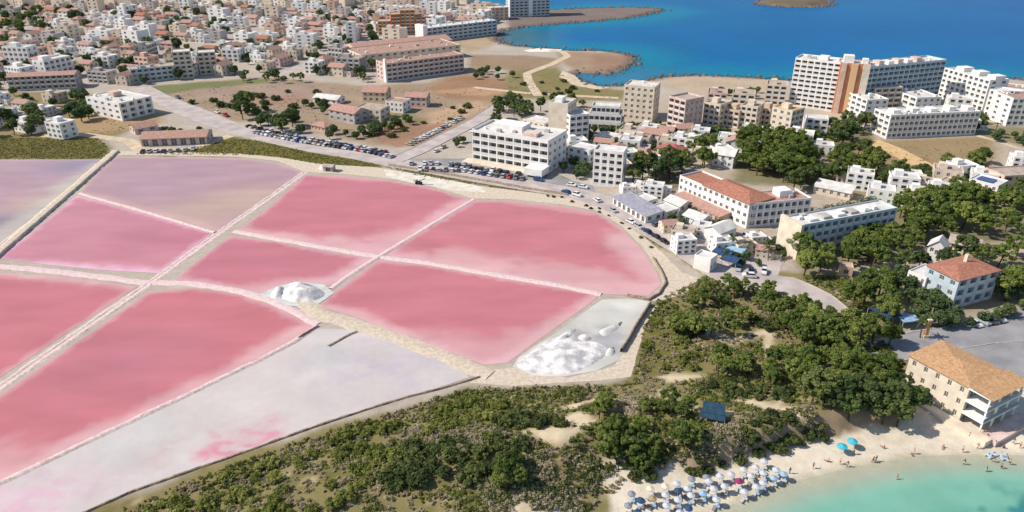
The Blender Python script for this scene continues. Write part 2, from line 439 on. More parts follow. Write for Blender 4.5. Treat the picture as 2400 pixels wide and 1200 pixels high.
# ------------------------------------------------------------------ flat sheets
def resample(pts, step, closed=False, rough=0.0, seed=1):
    out = []
    n = len(pts)
    for i in range(n if closed else n - 1):
        a = pts[i]; b = pts[(i + 1) % n]; L = math.dist(a[:2], b[:2]); k = max(1, int(L / step))
        for j in range(k):
            t = j / k; out.append((a[0] + (b[0] - a[0]) * t, a[1] + (b[1] - a[1]) * t))
    if not closed: out.append(tuple(pts[-1][:2]))
    if rough:
        q = np.array(out); n1 = fbm(q[:, 0], q[:, 1], 6, 3, seed) - 0.5; n2 = fbm(q[:, 0], q[:, 1], 6, 3, seed + 7) - 0.5
        q[:, 0] += n1 * rough * 2; q[:, 1] += n2 * rough * 2; out = [tuple(p) for p in q]
    return out
def rounded(pts, k=2):
    for _ in range(k):
        o = []
        n = len(pts)
        for i in range(n):
            a = pts[i]; b = pts[(i + 1) % n]
            o += [(a[0] * .8 + b[0] * .2, a[1] * .8 + b[1] * .2), (a[0] * .2 + b[0] * .8, a[1] * .2 + b[1] * .8)]
        pts = o
    return pts
def sheet(name, outline, dz, m, step=4.0, grid=None, attrs=None, drape=False, rough=0.3, seed=1, smooth_=True):
    out = resample(outline, step, True, rough, seed)
    pts = [Vector((p[0], p[1])) for p in out]
    n = len(pts)
    if grid:
        xs = [p[0] for p in out]; ys = [p[1] for p in out]
        gx_, gy_ = np.meshgrid(np.arange(min(xs), max(xs), grid), np.arange(min(ys), max(ys), grid))
        gx_ = gx_.ravel() + (rng.random(gx_.size) - .5) * grid * 0.4; gy_ = gy_.ravel() + (rng.random(gy_.size) - .5) * grid * 0.4
        k = sdist(gx_, gy_, out) > grid * 0.4
        pts += [Vector((a, b)) for a, b in zip(gx_[k], gy_[k])]
    r = delaunay_2d_cdt(pts, [(i, (i + 1) % n) for i in range(n)], [], 1, 1e-4)
    v = np.array([(p.x, p.y) for p in r[0]]); f = np.array([t for t in r[2] if len(t) == 3])
    # upward normals
    a, b, c = v[f[:, 0]], v[f[:, 1]], v[f[:, 2]]
    s = (b[:, 0] - a[:, 0]) * (c[:, 1] - a[:, 1]) - (b[:, 1] - a[:, 1]) * (c[:, 0] - a[:, 0])
    f[s < 0] = f[s < 0][:, ::-1]
    z = (Zv(v[:, 0], v[:, 1]) if drape else np.zeros(len(v))) + dz
    at = attrs(v[:, 0], v[:, 1]) if attrs else None
    me = np_mesh(name, np.column_stack([v, z]), f, m, attrs=at, smooth_=smooth_)
    return link(name, me)

# ------------------------------------------------------------------ salt ponds
M_pond = bpy.data.materials.new('pond_water'); M_pond.use_nodes = True
nt = M_pond.node_tree; b = nt.nodes['Principled BSDF']
at = nt.nodes.new('ShaderNodeAttribute'); at.attribute_name = 'Col'
cr = nt.nodes.new('ShaderNodeAttribute'); cr.attribute_name = 'Crust'
tc = nt.nodes.new('ShaderNodeTexCoord')
mp = nt.nodes.new('ShaderNodeMapping'); mp.inputs['Scale'].default_value = (0.35, 1.0, 1.0); mp.inputs['Rotation'].default_value = (0, 0, R(-12))
nt.links.new(tc.outputs['Object'], mp.inputs['Vector'])
nz = nt.nodes.new('ShaderNodeTexNoise'); nz.inputs['Scale'].default_value = 0.11; nz.inputs['Detail'].default_value = 5
nt.links.new(mp.outputs[0], nz.inputs['Vector'])
mr = nt.nodes.new('ShaderNodeMapRange'); mr.inputs[1].default_value = .3; mr.inputs[2].default_value = .7; mr.inputs[3].default_value = .89; mr.inputs[4].default_value = 1.07
nt.links.new(nz.outputs['Fac'], mr.inputs[0])
mx = nt.nodes.new('ShaderNodeMixRGB'); mx.blend_type = 'MULTIPLY'; mx.inputs[0].default_value = 1
nt.links.new(at.outputs['Color'], mx.inputs[1]); nt.links.new(mr.outputs[0], mx.inputs[2]); nt.links.new(mx.outputs[0], b.inputs['Base Color'])
m2 = nt.nodes.new('ShaderNodeMapRange'); m2.inputs[3].default_value = 0.16; m2.inputs[4].default_value = 0.85
nt.links.new(cr.outputs['Fac'], m2.inputs[0]); nt.links.new(m2.outputs[0], b.inputs['Roughness'])
b.inputs['Specular IOR Level'].default_value = 0.07
n2 = nt.nodes.new('ShaderNodeTexNoise'); n2.inputs['Scale'].default_value = 1.6; n2.inputs['Detail'].default_value = 3
nt.links.new(tc.outputs['Object'], n2.inputs['Vector'])
bp = nt.nodes.new('ShaderNodeBump'); bp.inputs['Strength'].default_value = 0.04; bp.inputs['Distance'].default_value = 0.1
nt.links.new(n2.outputs['Fac'], bp.inputs['Height']); nt.links.new(bp.outputs[0], b.inputs['Normal'])

PINK = C(192, 120, 127); PINK_B = C(192, 118, 124); MAUVE = C(194, 132, 141); CRUST = C(210, 170, 171); PALE = C(226, 196, 202)
def pond(outline_px, base, crusts=(), label='', grads=(), z=0.05, crust_col=CRUST, seed=1, wob=0.16):
    out = P0(outline_px, 0.0)
    cr_lines = [(P0(l, 0.0), w, s) for l, w, s in crusts]
    gr = [(G0(*p), r, c, a) for p, r, c, a in grads]
    def attrs(x, y):
        c = np.zeros((len(x), 4)); c[:, :3] = np.array(base[:3]); c[:, 3] = 1
        for (gx_, gy_), r, col_, a in gr:
            m = (smooth(1 - np.hypot(x - gx_, y - gy_) / r + (fbm(x, y, 14, 3, 21) - .5) * .5) * a)[:, None]
            c[:, :3] = c[:, :3] * (1 - m) + np.array(col_[:3]) * m
        k = np.zeros(len(x))
        wv = (fbm(x, y, 11, 4, seed + 30) - 0.5) * 2 + (fbm(x, y * 1.6, 3.2, 3, seed + 50) - 0.5) * 1.1
        for l, w, s in cr_lines:
            k = np.maximum(k, smooth(1.25 - (dist_line(x, y, l) / (w * 1.25)) + wv * 0.45) * s)
        de = dist_line(x, y, out, True)
        k = np.maximum(k, smooth((2.2 - de) / 2.2 + wv * .5) * 0.7)
        c[:, :3] = c[:, :3] * (1 - k[:, None]) + np.array(crust_col[:3]) * k[:, None]
        return {'Col': ('FLOAT_COLOR', c), 'Crust': ('FLOAT', k)}
    o = sheet('salt_pond', out, z, M_pond, 2.5, 2.2, attrs, rough=wob, seed=seed)
    return tag(o, label, kind='structure')
LAV = C(178, 145, 148); BEI = C(188, 162, 146)
pond([(-260, 376), (120, 374), (248, 374), (215, 400), (100, 500), (0, 585), (-150, 690), (-400, 690)], C(178, 145, 150), [([(240, 385), (0, 560), (-150, 680)], 7, .75)],
     'mauve evaporation pond at the left edge beyond the tan dyke', [((190, 385), 26, C(150, 136, 154), .8), ((60, 480), 22, C(192, 164, 152), .9), ((0, 520), 18, C(142, 136, 142), .9), ((150, 440), 16, C(188, 168, 156), .7)], crust_col=C(186, 180, 170), seed=2)
pond([(272, 368), (400, 369), (560, 372), (650, 382), (712, 404), (640, 462), (515, 543), (470, 530), (340, 494), (188, 452), (230, 402)], LAV,
     [([(188, 453), (340, 494), (515, 545)], 3.5, .6)], 'lavender brown pond in the far left corner of the pans', [((470, 500), 34, BEI, .95), ((600, 460), 22, BEI, .8), ((400, 420), 40, C(174, 144, 152), .8), ((560, 390), 30, C(176, 144, 150), .6)], crust_col=C(204, 168, 164), seed=3)
pond([(180, 458), (340, 500), (500, 546), (440, 592), (372, 640), (250, 634), (120, 622), (0, 606), (-80, 660), (-200, 640), (0, 598), (60, 556)], MAUVE,
     [([(-150, 640), (0, 620), (180, 634), (372, 645)], 4.5, .95)], 'mauve pink pond beside the tan dyke', [((460, 560), 20, C(188, 116, 130), .8), ((330, 560), 22, C(184, 120, 134), .6)], seed=4, crust_col=C(222, 180, 196))
pond([(-300, 640), (0, 640), (150, 650), (320, 672), (200, 752), (0, 885), (-150, 985), (-500, 985)], PINK_B, [([(-150, 632), (0, 636), (150, 646), (330, 668)], 3.5, .9), ([(330, 668), (0, 893)], 2.0, .5)],
     'pink pond cut by the left edge of the pans', seed=5)
pond([(350, 684), (450, 676), (560, 690), (640, 716), (742, 762), (690, 800), (600, 842), (430, 925), (250, 1010), (80, 1090), (0, 1128), (-300, 1265), (-500, 1265), (0, 926), (180, 802)], PINK_B,
     [([(350, 676), (450, 668), (560, 684), (640, 710), (740, 758)], 2.4, .8), ([(742, 764), (430, 928), (0, 1130), (-300, 1268)], 4.0, .85), ([(0, 1095), (-200, 1180)], 9, .6)],
     'large pink pond in the near left corner of the pans', [((300, 850), 30, C(186, 120, 132), .7)], seed=6)
pond([(540, 553), (640, 566), (760, 588), (876, 606), (830, 640), (780, 668), (700, 678), (620, 688), (500, 672), (410, 655), (470, 606)], C(191, 120, 129),
     [([(410, 656), (520, 676), (620, 688)], 2.6, .9), ([(620, 690), (700, 672), (800, 655), (860, 615)], 4.0, .95), ([(610, 690), (690, 680)], 6, .9)], 'middle pink pond behind the white salt heap', seed=7)
pond([(716, 410), (800, 412), (900, 422), (1000, 438), (1106, 470), (1000, 534), (888, 598), (760, 576), (640, 556), (556, 540), (620, 494)], C(193, 120, 128),
     [([(560, 541), (760, 575), (888, 598)], 4.2, .85), ([(780, 566), (888, 594), (1000, 528), (1100, 472)], 5.0, .8), ([(880, 592), (950, 556)], 10, .75), ([(720, 408), (900, 420)], 3, .7)], 'bright pink pond below the road junction', seed=8)
pond([(1112, 470), (1200, 472), (1320, 484), (1400, 500), (1450, 532), (1500, 580), (1540, 640), (1548, 668), (1520, 694), (1420, 690), (1250, 660), (1080, 628), (905, 598), (1000, 536)], C(193, 121, 127),
     [([(905, 600), (1080, 630), (1250, 662), (1420, 690)], 7, .9), ([(1060, 608), (1250, 640), (1400, 655), (1500, 680)], 9.0, .7), ([(1480, 560), (1540, 640), (1548, 668), (1520, 694), (1470, 690)], 9, .85), ([(1400, 500), (1200, 474)], 2.5, .5)],
     'large pink pond at the right end of the pans', seed=9)
pond([(885, 610), (1000, 622), (1150, 648), (1300, 672), (1405, 692), (1370, 720), (1320, 756), (1250, 806), (1190, 850), (1135, 856), (1060, 828), (980, 798), (850, 750), (748, 716), (800, 674)], PINK,
     [([(1405, 694), (1250, 806), (1190, 850), (1135, 858)], 3.6, .9), ([(1135, 858), (980, 800), (850, 750), (748, 718)], 3.0, .85), ([(1020, 806), (1110, 830), (1180, 835)], 8, .55), ([(1240, 812), (1180, 852)], 8, .6)],
     'pink pond between the two white salt heaps', seed=10)

# ------------------------------------------------------------------ white salt flats
def flat_attr(base, blobs, seed, amp=.18):
    def attrs(x, y):
        c = np.ones((len(x), 4)); c[:, :3] = np.array(base[:3])
        q = (fbm(x * .6, y, 9, 4, seed) - .5)[:, None]
        c[:, :3] *= 1 + q * amp
        for (p, r, col_, a) in blobs:
            gx_, gy_ = G0(*p)
            m = (smooth(1.2 - np.hypot((x - gx_) * .8, y - gy_) / r + (fbm(x, y, 5, 4, seed + 3) - .5) * 1.6) * a * (.25 + .75 * smooth((fbm(x * .5 + y * .6, y - x * .3, 2.6, 4, seed + 9) - .36) * 5)))[:, None]
            c[:, :3] = c[:, :3] * (1 - m) + np.array(col_[:3]) * m
        return {'Col': ('FLOAT_COLOR', c)}
    return attrs
M_salt = mat_attr('salt_crust', 'Col', 0.75, 0.2, (0.1, 0.05), (0.5, 0.03), 0.05, 0.8)
WH = C(198, 188, 184)
o = sheet('salt_flat', P0([(742, 770), (800, 772), (850, 776), (960, 815), (1085, 868), (1100, 884), (1000, 918), (860, 958), (700, 1012), (500, 1082), (300, 1152), (200, 1198), (60, 1262), (-300, 1400), (-600, 1400), (-300, 1272), (0, 1136), (250, 1018), (430, 934), (600, 852), (700, 802)]),
          0.045, M_salt, 2.5, 1.1, flat_attr(WH, [((900, 850), 16, C(186, 176, 182), .8), ((540, 1040), 7, C(202, 124, 138), .85), ((640, 1000), 6, C(204, 136, 150), .75), ((480, 1060), 4, C(200, 118, 132), .8), ((380, 1060), 7, C(186, 164, 162), .8), ((150, 1140), 10, C(196, 174, 178), .8), ((300, 1020), 12, C(192, 194, 188), .6), ((60, 1190), 8, C(216, 168, 186), .6), ((780, 830), 7, C(184, 184, 182), .6)], 41), rough=.25, seed=12)
tag(o, 'white dried salt flat with pink stains along the scrub', kind='structure')
o = sheet('salt_yard', P0([(1412, 702), (1470, 700), (1524, 706), (1500, 752), (1476, 800), (1448, 846), (1400, 868), (1320, 884), (1250, 880), (1200, 860), (1215, 838), (1290, 788)]),
          0.06, M_salt, 2.5, 1.5, flat_attr(C(190, 186, 178), [((1400, 790), 9, C(150, 148, 150), .9), ((1360, 800), 5, C(148, 146, 150), .8), ((1460, 740), 6, C(190, 190, 184), .6), ((1440, 800), 5, C(172, 172, 178), .7), ((1290, 850), 10, C(232, 222, 214), .8), ((1380, 835), 4, C(226, 222, 222), .8)], 44, .9), rough=.25, seed=13)
tag(o, 'grey white salt yard beside the right pond', kind='structure')

# ------------------------------------------------------------------ dykes, banks and tracks
def strip_mesh(pts, prof, step=1.6, wob=0.16, seed=1, drape=False, dz=0.0, rough_z=0.06):
    """sweep a cross-section [(offset, height)...] along a line"""
    p = resample(pts, step, False, 0.15, seed); n = len(p); k = len(prof)
    q = np.array(p); tan = np.gradient(q, axis=0); tan /= np.linalg.norm(tan, axis=1)[:, None] + 1e-9
    nrm = np.stack([-tan[:, 1], tan[:, 0]], 1)
    V = []; 
    j = (rng.random((n, k)) - .5) * 2
    for a in range(k):
        offs = prof[a][0] * (1 + j[:, a] * wob); xy = q + nrm * offs[:, None]
        z = (Zv(xy[:, 0], xy[:, 1]) if drape else 0) + prof[a][1] + dz + (j[:, (a + 1) % k] * rough_z if 0 < a < k - 1 else 0)
        V.append(np.column_stack([xy, np.broadcast_to(z, n)]))
    V = np.stack(V, 1).reshape(-1, 3)
    Q = np.arange(n * k).reshape(n, k)
    Fq = np.stack([Q[:-1, :-1].ravel(), Q[1:, :-1].ravel(), Q[1:, 1:].ravel(), Q[:-1, 1:].ravel()], 1)[:, ::-1]
    return V, Fq
def dyke(px, prof, m, name='dyke', label='', seed=1, kind='structure', cat=None, **kw):
    V, Fq = strip_mesh(P0(px), prof, seed=seed, **kw)
    return tag(link(name, np_mesh(name, V, Fq, m)), label, cat, kind=kind)
M_tan = mat('dyke_earth', C(214, 199, 180), 0.95, C(194, 176, 155), 0.9, 8, 0.1, 0.4, 2.0)
M_pinksalt = mat('pink_salt_ridge', C(226, 202, 198), 0.85, C(210, 182, 179), 0.9, 8, 0.2, 0.3, 2.0)
M_greysalt = mat('grey_salt_ridge', C(224, 204, 198), 0.85, C(196, 170, 162), 1.1, 8, 0.2, 0.3, 2.0)
M_stonewall = mat('dry_stone', C(172, 152, 132), 0.95, C(128, 112, 96), 1.5, 6, 0.1, 0.6, 4.0)
W = lambda w, h, s=0.5: [(w / 2 + s, -0.05), (w / 2, h), (0, h + .06), (-w / 2, h), (-w / 2 - s, -0.05)]
dyke([(272, 356), (240, 384), (0, 592), (-200, 765)], [(1.9, -.05), (1.6, .85), (.8, .9), (-.8, .9), (-1.6, .85), (-1.8, -.05)], M_tan, label='high tan earth dyke with a dark shaded side, running to the left edge', seed=2)
dyke([(240, 392), (0, 575), (-200, 735)], W(1.1, .35, .5), M_greysalt, label='low grey ridge along the high tan dyke', seed=3)
chan = [(1.9, -.03), (1.3, .2), (.65, .22), (.35, .08), (-.25, .08), (-.5, .2), (-1.1, .2), (-1.8, -.03)]
dyke([(715, 404), (640, 458), (515, 545), (430, 606), (340, 672), (180, 782), (0, 908), (-200, 1050)], chan, M_greysalt, label='double salt ridge with a narrow channel across the pans', seed=4)
dyke([(-150, 628), (0, 624), (150, 638), (335, 662), (450, 664), (560, 682), (640, 706), (745, 760)], W(1.8, .16, 1.0), M_pinksalt, label='pale pink salt ridge left of the salt heap', seed=5)
dyke([(548, 542), (650, 560), (760, 580), (890, 602), (1000, 616), (1150, 642), (1300, 668), (1410, 690)], W(1.6, .18, .9), M_pinksalt, label='pale pink salt ridge through the middle of the pans', seed=6)
dyke([(1110, 468), (1000, 534), (888, 602), (820, 645), (775, 678)], W(1.2, .35, .6), M_pinksalt, label='narrow pink salt ridge running down to the salt heap', seed=7)
dyke([(186, 453), (340, 496), (505, 545)], W(1.1, .3, .5), M_greysalt, label='thin ridge between lavender and mauve ponds', seed=8)
dyke([(745, 764), (690, 800), (600, 848), (430, 930), (250, 1014), (0, 1133), (-250, 1250)], W(1.0, .35, .6), M_greysalt, label='low salt wall between large pink pond and white flat', seed=9)
dyke([(690, 690), (745, 735), (850, 766), (980, 812), (1090, 858), (1150, 880)], W(3.4, .2, 1.4), M_tan, label='tan earth dyke between white flat and pink pond', seed=10)
dyke([(836, 778), (810, 790), (770, 812)], W(.6, .35, .3), M_stonewall, name='stone_kerb', label='short stone kerb jutting into the white flat', seed=11)
bank = sheet('earth_bank', P0([(262, 354), (400, 356), (560, 360), (660, 370), (760, 386), (880, 392), (1000, 412), (1120, 436), (1250, 452), (1340, 466), (1420, 492), (1500, 548), (1560, 600), (1600, 640), (1650, 655), (1600, 690), (1540, 708), (1525, 704), (1556, 668), (1545, 635),
                             (1505, 578), (1455, 528), (1402, 496), (1320, 480), (1200, 468), (1108, 466), (1000, 434), (900, 418), (800, 408), (716, 404), (650, 378), (560, 368), (400, 365), (272, 364)]), 0.075, M_tan, 2.5, None, rough=.35, seed=14)
tag(bank, 'pale earth bank along the far edge of the ponds', kind='structure')
M_white_bank = mat('white_salt_bank', C(226, 220, 206), 0.9, C(206, 194, 176), 0.3, 5, 0.15)
tag(sheet('salt_margin', P0([(900, 398), (980, 408), (1060, 424), (1130, 438), (1140, 452), (1060, 446), (970, 430), (905, 414)]), .09, M_white_bank, 2.5, rough=.3, seed=15), 'strip of white salt below the road', kind='structure')
tag(sheet('salt_margin', P0([(1140, 868), (1210, 862), (1330, 886), (1440, 858), (1470, 800), (1520, 724), (1540, 716), (1510, 770), (1490, 840), (1480, 884), (1400, 892), (1200, 905), (1100, 898)]), .03, M_tan, 2.5, rough=.3, seed=16), 'tan track around the salt yard', kind='structure')
# ================================================================== buildings
M_white = mat('wall_white', C(240, 237, 232), 0.85, C(226, 221, 215), 0.35, 6, 0.15)
M_cream = mat('wall_cream', C(226, 212, 192), 0.88, C(206, 190, 170), 0.35, 6, 0.15)
M_beige = mat('wall_beige', C(212, 194, 168), 0.88, C(192, 172, 148), 0.35, 6, 0.15)
M_peach = mat('wall_peach', C(222, 192, 170), 0.88, C(202, 170, 150), 0.35, 6, 0.15)
M_pinkw = mat('wall_pink', C(220, 198, 188), 0.88, C(196, 166, 158), 0.35, 6, 0.15)
M_grey = mat('wall_grey', C(190, 184, 178), 0.88, C(168, 162, 158), 0.35, 6, 0.15)
M_ochre = mat('wall_ochre', C(214, 158, 100), 0.88, C(196, 140, 90), 0.35, 6, 0.15)
M_orange = mat('wall_orange', C(208, 128, 84), 0.85, C(190, 112, 74), 0.35, 6, 0.15)
M_shadew = mat('wall_blue_shade', C(192, 204, 210), 0.85, C(174, 186, 194), 0.35, 6, 0.15)  # near-white wall with the blue of skylit shade mixed into its colour
M_terra = mat('roof_terracotta', C(186, 128, 104), 0.9, C(152, 106, 90), 1.2, 7, 0.1, 0.5, 5)
M_orange_t = mat('roof_orange_tile', C(204, 164, 122), 0.9, C(174, 134, 100), 1.6, 7, 0.1, 0.5, 4)
M_pink_t = mat('roof_pink_tile', C(194, 154, 138), 0.9, C(164, 130, 118), 1.0, 7, 0.1, 0.5, 5)
M_flat = mat('roof_terrace', C(190, 172, 160), 0.9, C(160, 144, 134), 0.4, 6, 0.1)
M_flat_w = mat('roof_white', C(222, 218, 212), 0.85, C(196, 190, 184), 0.3, 6, 0.15)
M_flat_r = mat('roof_red_terrace', C(184, 150, 134), 0.9, C(158, 128, 114), 0.4, 6, 0.1)
M_glass = mat('window_glass', C(76, 84, 94), 0.12, C(112, 118, 124), 0.25, 3, 0.5)
M_shutter = mat('window_shutter', C(92, 76, 62), 0.7, C(112, 96, 78), 0.8, 3, 0.2)
M_frame = mat('window_frame', C(214, 210, 202), 0.6)
M_rail = mat('railing_white', C(220, 216, 210), 0.6, C(198, 194, 190), 0.7)
M_railg = mat('railing_glass', C(120, 140, 156), 0.2, spec=0.5)
M_dark = mat('dark_metal', C(58, 56, 56), 0.6)
M_blue = mat('blue_canvas', C(56, 84, 118), 0.75, C(44, 68, 98), 0.8)
M_net = mat('shade_net', C(48, 78, 98), 0.85, C(36, 58, 76), 0.8)
M_bluel = mat('pale_blue_canvas', C(158, 186, 206), 0.75, C(136, 166, 190), 0.8)
M_solar = mat('solar_blue', C(70, 92, 134), 0.25, C(52, 74, 116), 0.8, spec=.5)

_wcache = {}
def window_mesh(w, h, shutter=False):
    k = (round(w, 1), round(h, 1), shutter)
    if k not in _wcache:
        w, h = k[0], k[1]
        m = MB(); t = 0.09
        m.quad((-w / 2, 0, 0), (w / 2, 0, 0), (w / 2, 0, h), (-w / 2, 0, h), 1)
        for x0, x1, z0, z1 in ((-w / 2, -w / 2 + t, 0, h), (w / 2 - t, w / 2, 0, h), (-w / 2 + t, w / 2 - t, 0, t), (-w / 2 + t, w / 2 - t, h - t, h), (-t / 2, t / 2, t, h - t)):
            m.box(x0, -.06, z0, x1, -.002, z1, 0)
        _wcache[k] = m.mesh('window', [M_frame, M_shutter if shutter else M_glass])
    return _wcache[k]
_rcache = {}
def rail_mesh(w, m_, h=1.0):
    k = (round(w, 1), m_.name, h)
    if k not in _rcache:
        m = MB(); m.box(-k[0] / 2, -.05, 0, k[0] / 2, .05, h, 0); _rcache[k] = m.mesh('balcony_railing', m_)
    return _rcache[k]

name_ok = lambda r_: not r_.name.startswith('town')
def side_open(L, floors, fh, spec, z0=0.0):
    """openings of one side: (u0, u1, z0, z1, depth, kind)"""
    kind = spec[0]; out = []
    if kind == 'none' or not spec: return out
    cols = spec[1]; skip = spec[3] if len(spec) > 3 else 0
    ratio = spec[2] if len(spec) > 2 else 0.42
    pitch = L / cols
    for f in range(skip, floors):
        for c in range(cols):
            u = pitch * (c + .5)
            if kind == 'win':
                w = min(pitch * ratio, 2.6); out.append((u - w / 2, u + w / 2, z0 + f * fh + 0.95, z0 + f * fh + min(2.45, fh - .45), 0.22, 'w'))
            elif kind == 'door':
                w = min(pitch * ratio, 2.8); out.append((u - w / 2, u + w / 2, z0 + f * fh + 0.12, z0 + f * fh + fh - .55, 0.3, 'w'))
            elif kind == 'balc':
                w = pitch * (ratio if len(spec) > 2 else .86); out.append((u - w / 2, u + w / 2, z0 + f * fh + 0.15, z0 + f * fh + fh - .35, 1.5, 'b'))
    return out
def vol(root, A, B, d, floors, fh=3.0, wm=None, front=('win', 4), right=('win', 2), back=('none',), left=('win', 2), roof='flat', rm=None, z0=0.0, par=0.5, rail=None, over=.45, pitch=.42, shut=False, ridge='x', h=None, inset=0.0, rail_h=1.0):
    """a storeyed body on the ground line A-B (front), d metres deep"""
    wm = wm or M_white; rail = rail or M_rail
    ax, ay = A[0] - root.location.x, A[1] - root.location.y
    w = math.dist(A[:2], B[:2]); ang = math.atan2(B[1] - A[1], B[0] - A[0])
    ca, sa = math.cos(ang), math.sin(ang)
    T = lambda x, y, z: (ax + x * ca - y * sa, ay + x * sa + y * ca, z)
    H = h or floors * fh
    m = MB()
    for (ox, oy), (ux, uy), L, spec, ra in (((0, 0), (1, 0), w, front, 0), ((w, 0), (0, 1), d, right, 90), ((w, d), (-1, 0), w, back, 180), ((0, d), (0, -1), d, left, -90)):
        nx_, ny_ = uy, -ux
        S = lambda u, z, dep=0.0: T(ox + ux * u - nx_ * dep, oy + uy * u - ny_ * dep, z)
        ops = side_open(L, floors, fh, spec, z0)
        us = sorted(set([0.0, L] + [round(q, 4) for o in ops for q in o[:2]])); zs = sorted(set([z0, z0 + H] + [round(q, 4) for o in ops for q in o[2:4]]))
        mark = {(round(o[0], 4), round(o[2], 4)): o for o in ops}
        for i in range(len(us) - 1):
            for j in range(len(zs) - 1):
                o = mark.get((us[i], zs[j]))
                if o is None:
                    m.quad(S(us[i], zs[j]), S(us[i + 1], zs[j]), S(us[i + 1], zs[j + 1]), S(us[i], zs[j + 1]))
                else:
                    a, b_, c, e, dp, kd = o
                    m.quad(S(a, c), S(b_, c), S(b_, c, dp), S(a, c, dp)); m.quad(S(a, e, dp), S(b_, e, dp), S(b_, e), S(a, e))
                    m.quad(S(a, c), S(a, c, dp), S(a, e, dp), S(a, e)); m.quad(S(b_, c, dp), S(b_, c), S(b_, e), S(b_, e, dp))
                    if kd == 'b':
                        m.quad(S(a, c, dp), S(b_, c, dp), S(b_, e, dp), S(a, e, dp))
                        wo = link('balcony_door', window_mesh((b_ - a) * .72, e - c - .25, rng.random() < .25), root); wo.location = S((a + b_) / 2, c + .02, dp - .07); wo.rotation_euler = (0, 0, ang + R(ra))
                        ro = link('balcony_railing', rail_mesh(b_ - a - .04, rail, rail_h), root); ro.location = S((a + b_) / 2, c + .01, .08); ro.rotation_euler = (0, 0, ang + R(ra))
                    else:
                        wo = link('window', window_mesh(b_ - a, e - c, shut or rng.random() < .3), root); wo.location = S((a + b_) / 2, c, dp); wo.rotation_euler = (0, 0, ang + R(ra))
    m.build('wall', wm, root)
    rm = rm or {'flat': M_flat, 'gable': M_terra, 'hip': M_terra, 'shed': M_terra}[roof]
    zt = z0 + H
    r = MB()
    if roof == 'flat':
        r.poly([T(.18, .18, zt + .02), T(w - .18, .18, zt + .02), T(w - .18, d - .18, zt + .02), T(.18, d - .18, zt + .02)])
        ro_ = r.build('roof', rm, root)
        p = MB()
        for x0, y0, x1, y1 in ((0, 0, w, .2), (0, d - .2, w, d), (0, .2, .2, d - .2), (w - .2, .2, w, d - .2)):
            k = len(p.v); p.box(x0, y0, zt + .004, x1, y1, zt + par); p.v[k:] = [T(*q) for q in p.v[k:]]
        p.build('parapet', wm, root)
        if w * d > 220 and name_ok(root):
            for _ in range(int(min(9, w * d / 60))):
                x_, y_ = 1.5 + rng.random() * (w - 4.5), 1.2 + rng.random() * max(.5, d - 4); s_ = .6 + rng.random() * 1.1; q_ = MB(); q_.box(x_, y_, zt + .025, x_ + s_ * 1.4, y_ + s_, zt + .5 + s_ * .6); q_.v = [T(*a_) for a_ in q_.v]; q_.build('roof_unit', M_grey if rng.random() < .5 else M_white, ro_)
    else:
        o = over
        if roof == 'gable' and ridge == 'x':
            hh = (d / 2 + o) * pitch; e = zt - o * pitch + .1
            r.quad(T(-o, -o, e), T(w + o, -o, e), T(w + o, d / 2, e + hh), T(-o, d / 2, e + hh)); r.quad(T(w + o, d + o, e), T(-o, d + o, e), T(-o, d / 2, e + hh), T(w + o, d / 2, e + hh))
            r.quad(T(-o, -o, e - .18), T(w + o, -o, e - .18), T(w + o, -o, e), T(-o, -o, e))
            g = zt + d / 2 * pitch
            r.tri(T(0, d, zt - .01), T(0, 0, zt - .01), T(0, d / 2, g), 1); r.tri(T(w, 0, zt - .01), T(w, d, zt - .01), T(w, d / 2, g), 1)
        elif roof == 'gable':
            hh = (w / 2 + o) * pitch; e = zt - o * pitch + .1
            r.quad(T(-o, d + o, e), T(-o, -o, e), T(w / 2, -o, e + hh), T(w / 2, d + o, e + hh)); r.quad(T(w + o, -o, e), T(w + o, d + o, e), T(w / 2, d + o, e + hh), T(w / 2, -o, e + hh))
            g = zt + w / 2 * pitch
            r.tri(T(0, 0, zt - .01), T(w, 0, zt - .01), T(w / 2, 0, g), 1); r.tri(T(w, d, zt - .01), T(0, d, zt - .01), T(w / 2, d, g), 1)
        elif roof == 'hip':
            e = zt + .05; k = min(w, d) / 2; hh = (k + o) * pitch
            if w >= d: p1, p2 = (k, d / 2), (w - k, d / 2)
            else: p1, p2 = (w / 2, k), (w / 2, d - k)
            q = [(-o, -o), (w + o, -o), (w + o, d + o), (-o, d + o)]
            E_ = [T(a, b, e) for a, b in q]; R1 = T(*p1, e + hh); R2 = T(*p2, e + hh)
            if w >= d: r.quad(E_[0], E_[1], R2, R1); r.tri(E_[1], E_[2], R2); r.quad(E_[2], E_[3], R1, R2); r.tri(E_[3], E_[0], R1)
            else: r.tri(E_[0], E_[1], R1); r.quad(E_[1], E_[2], R2, R1); r.tri(E_[2], E_[3], R2); r.quad(E_[3], E_[0], R1, R2)
            for i in range(4):
                a, b = q[i], q[(i + 1) % 4]; r.quad(T(*a, e - .2), T(*b, e - .2), T(*b, e), T(*a, e))
        elif roof == 'shed':
            r.quad(T(-o, -o, zt + .05), T(w + o, -o, zt + .05), T(w + o, d + o, zt + .05 + d * pitch), T(-o, d + o, zt + .05 + d * pitch))
            r.tri(T(0, d, zt), T(0, 0, zt), T(0, d, zt + d * pitch), 1); r.tri(T(w, 0, zt), T(w, d, zt), T(w, d, zt + d * pitch), 1)
            r.quad(T(w, d, zt), T(0, d, zt), T(0, d, zt + d * pitch), T(w, d, zt + d * pitch), 1)
        ro_ = r.build('roof', [rm, wm], root)
    return dict(roof=ro_, T=T, w=w, d=d, zt=zt, ang=ang, root=root)
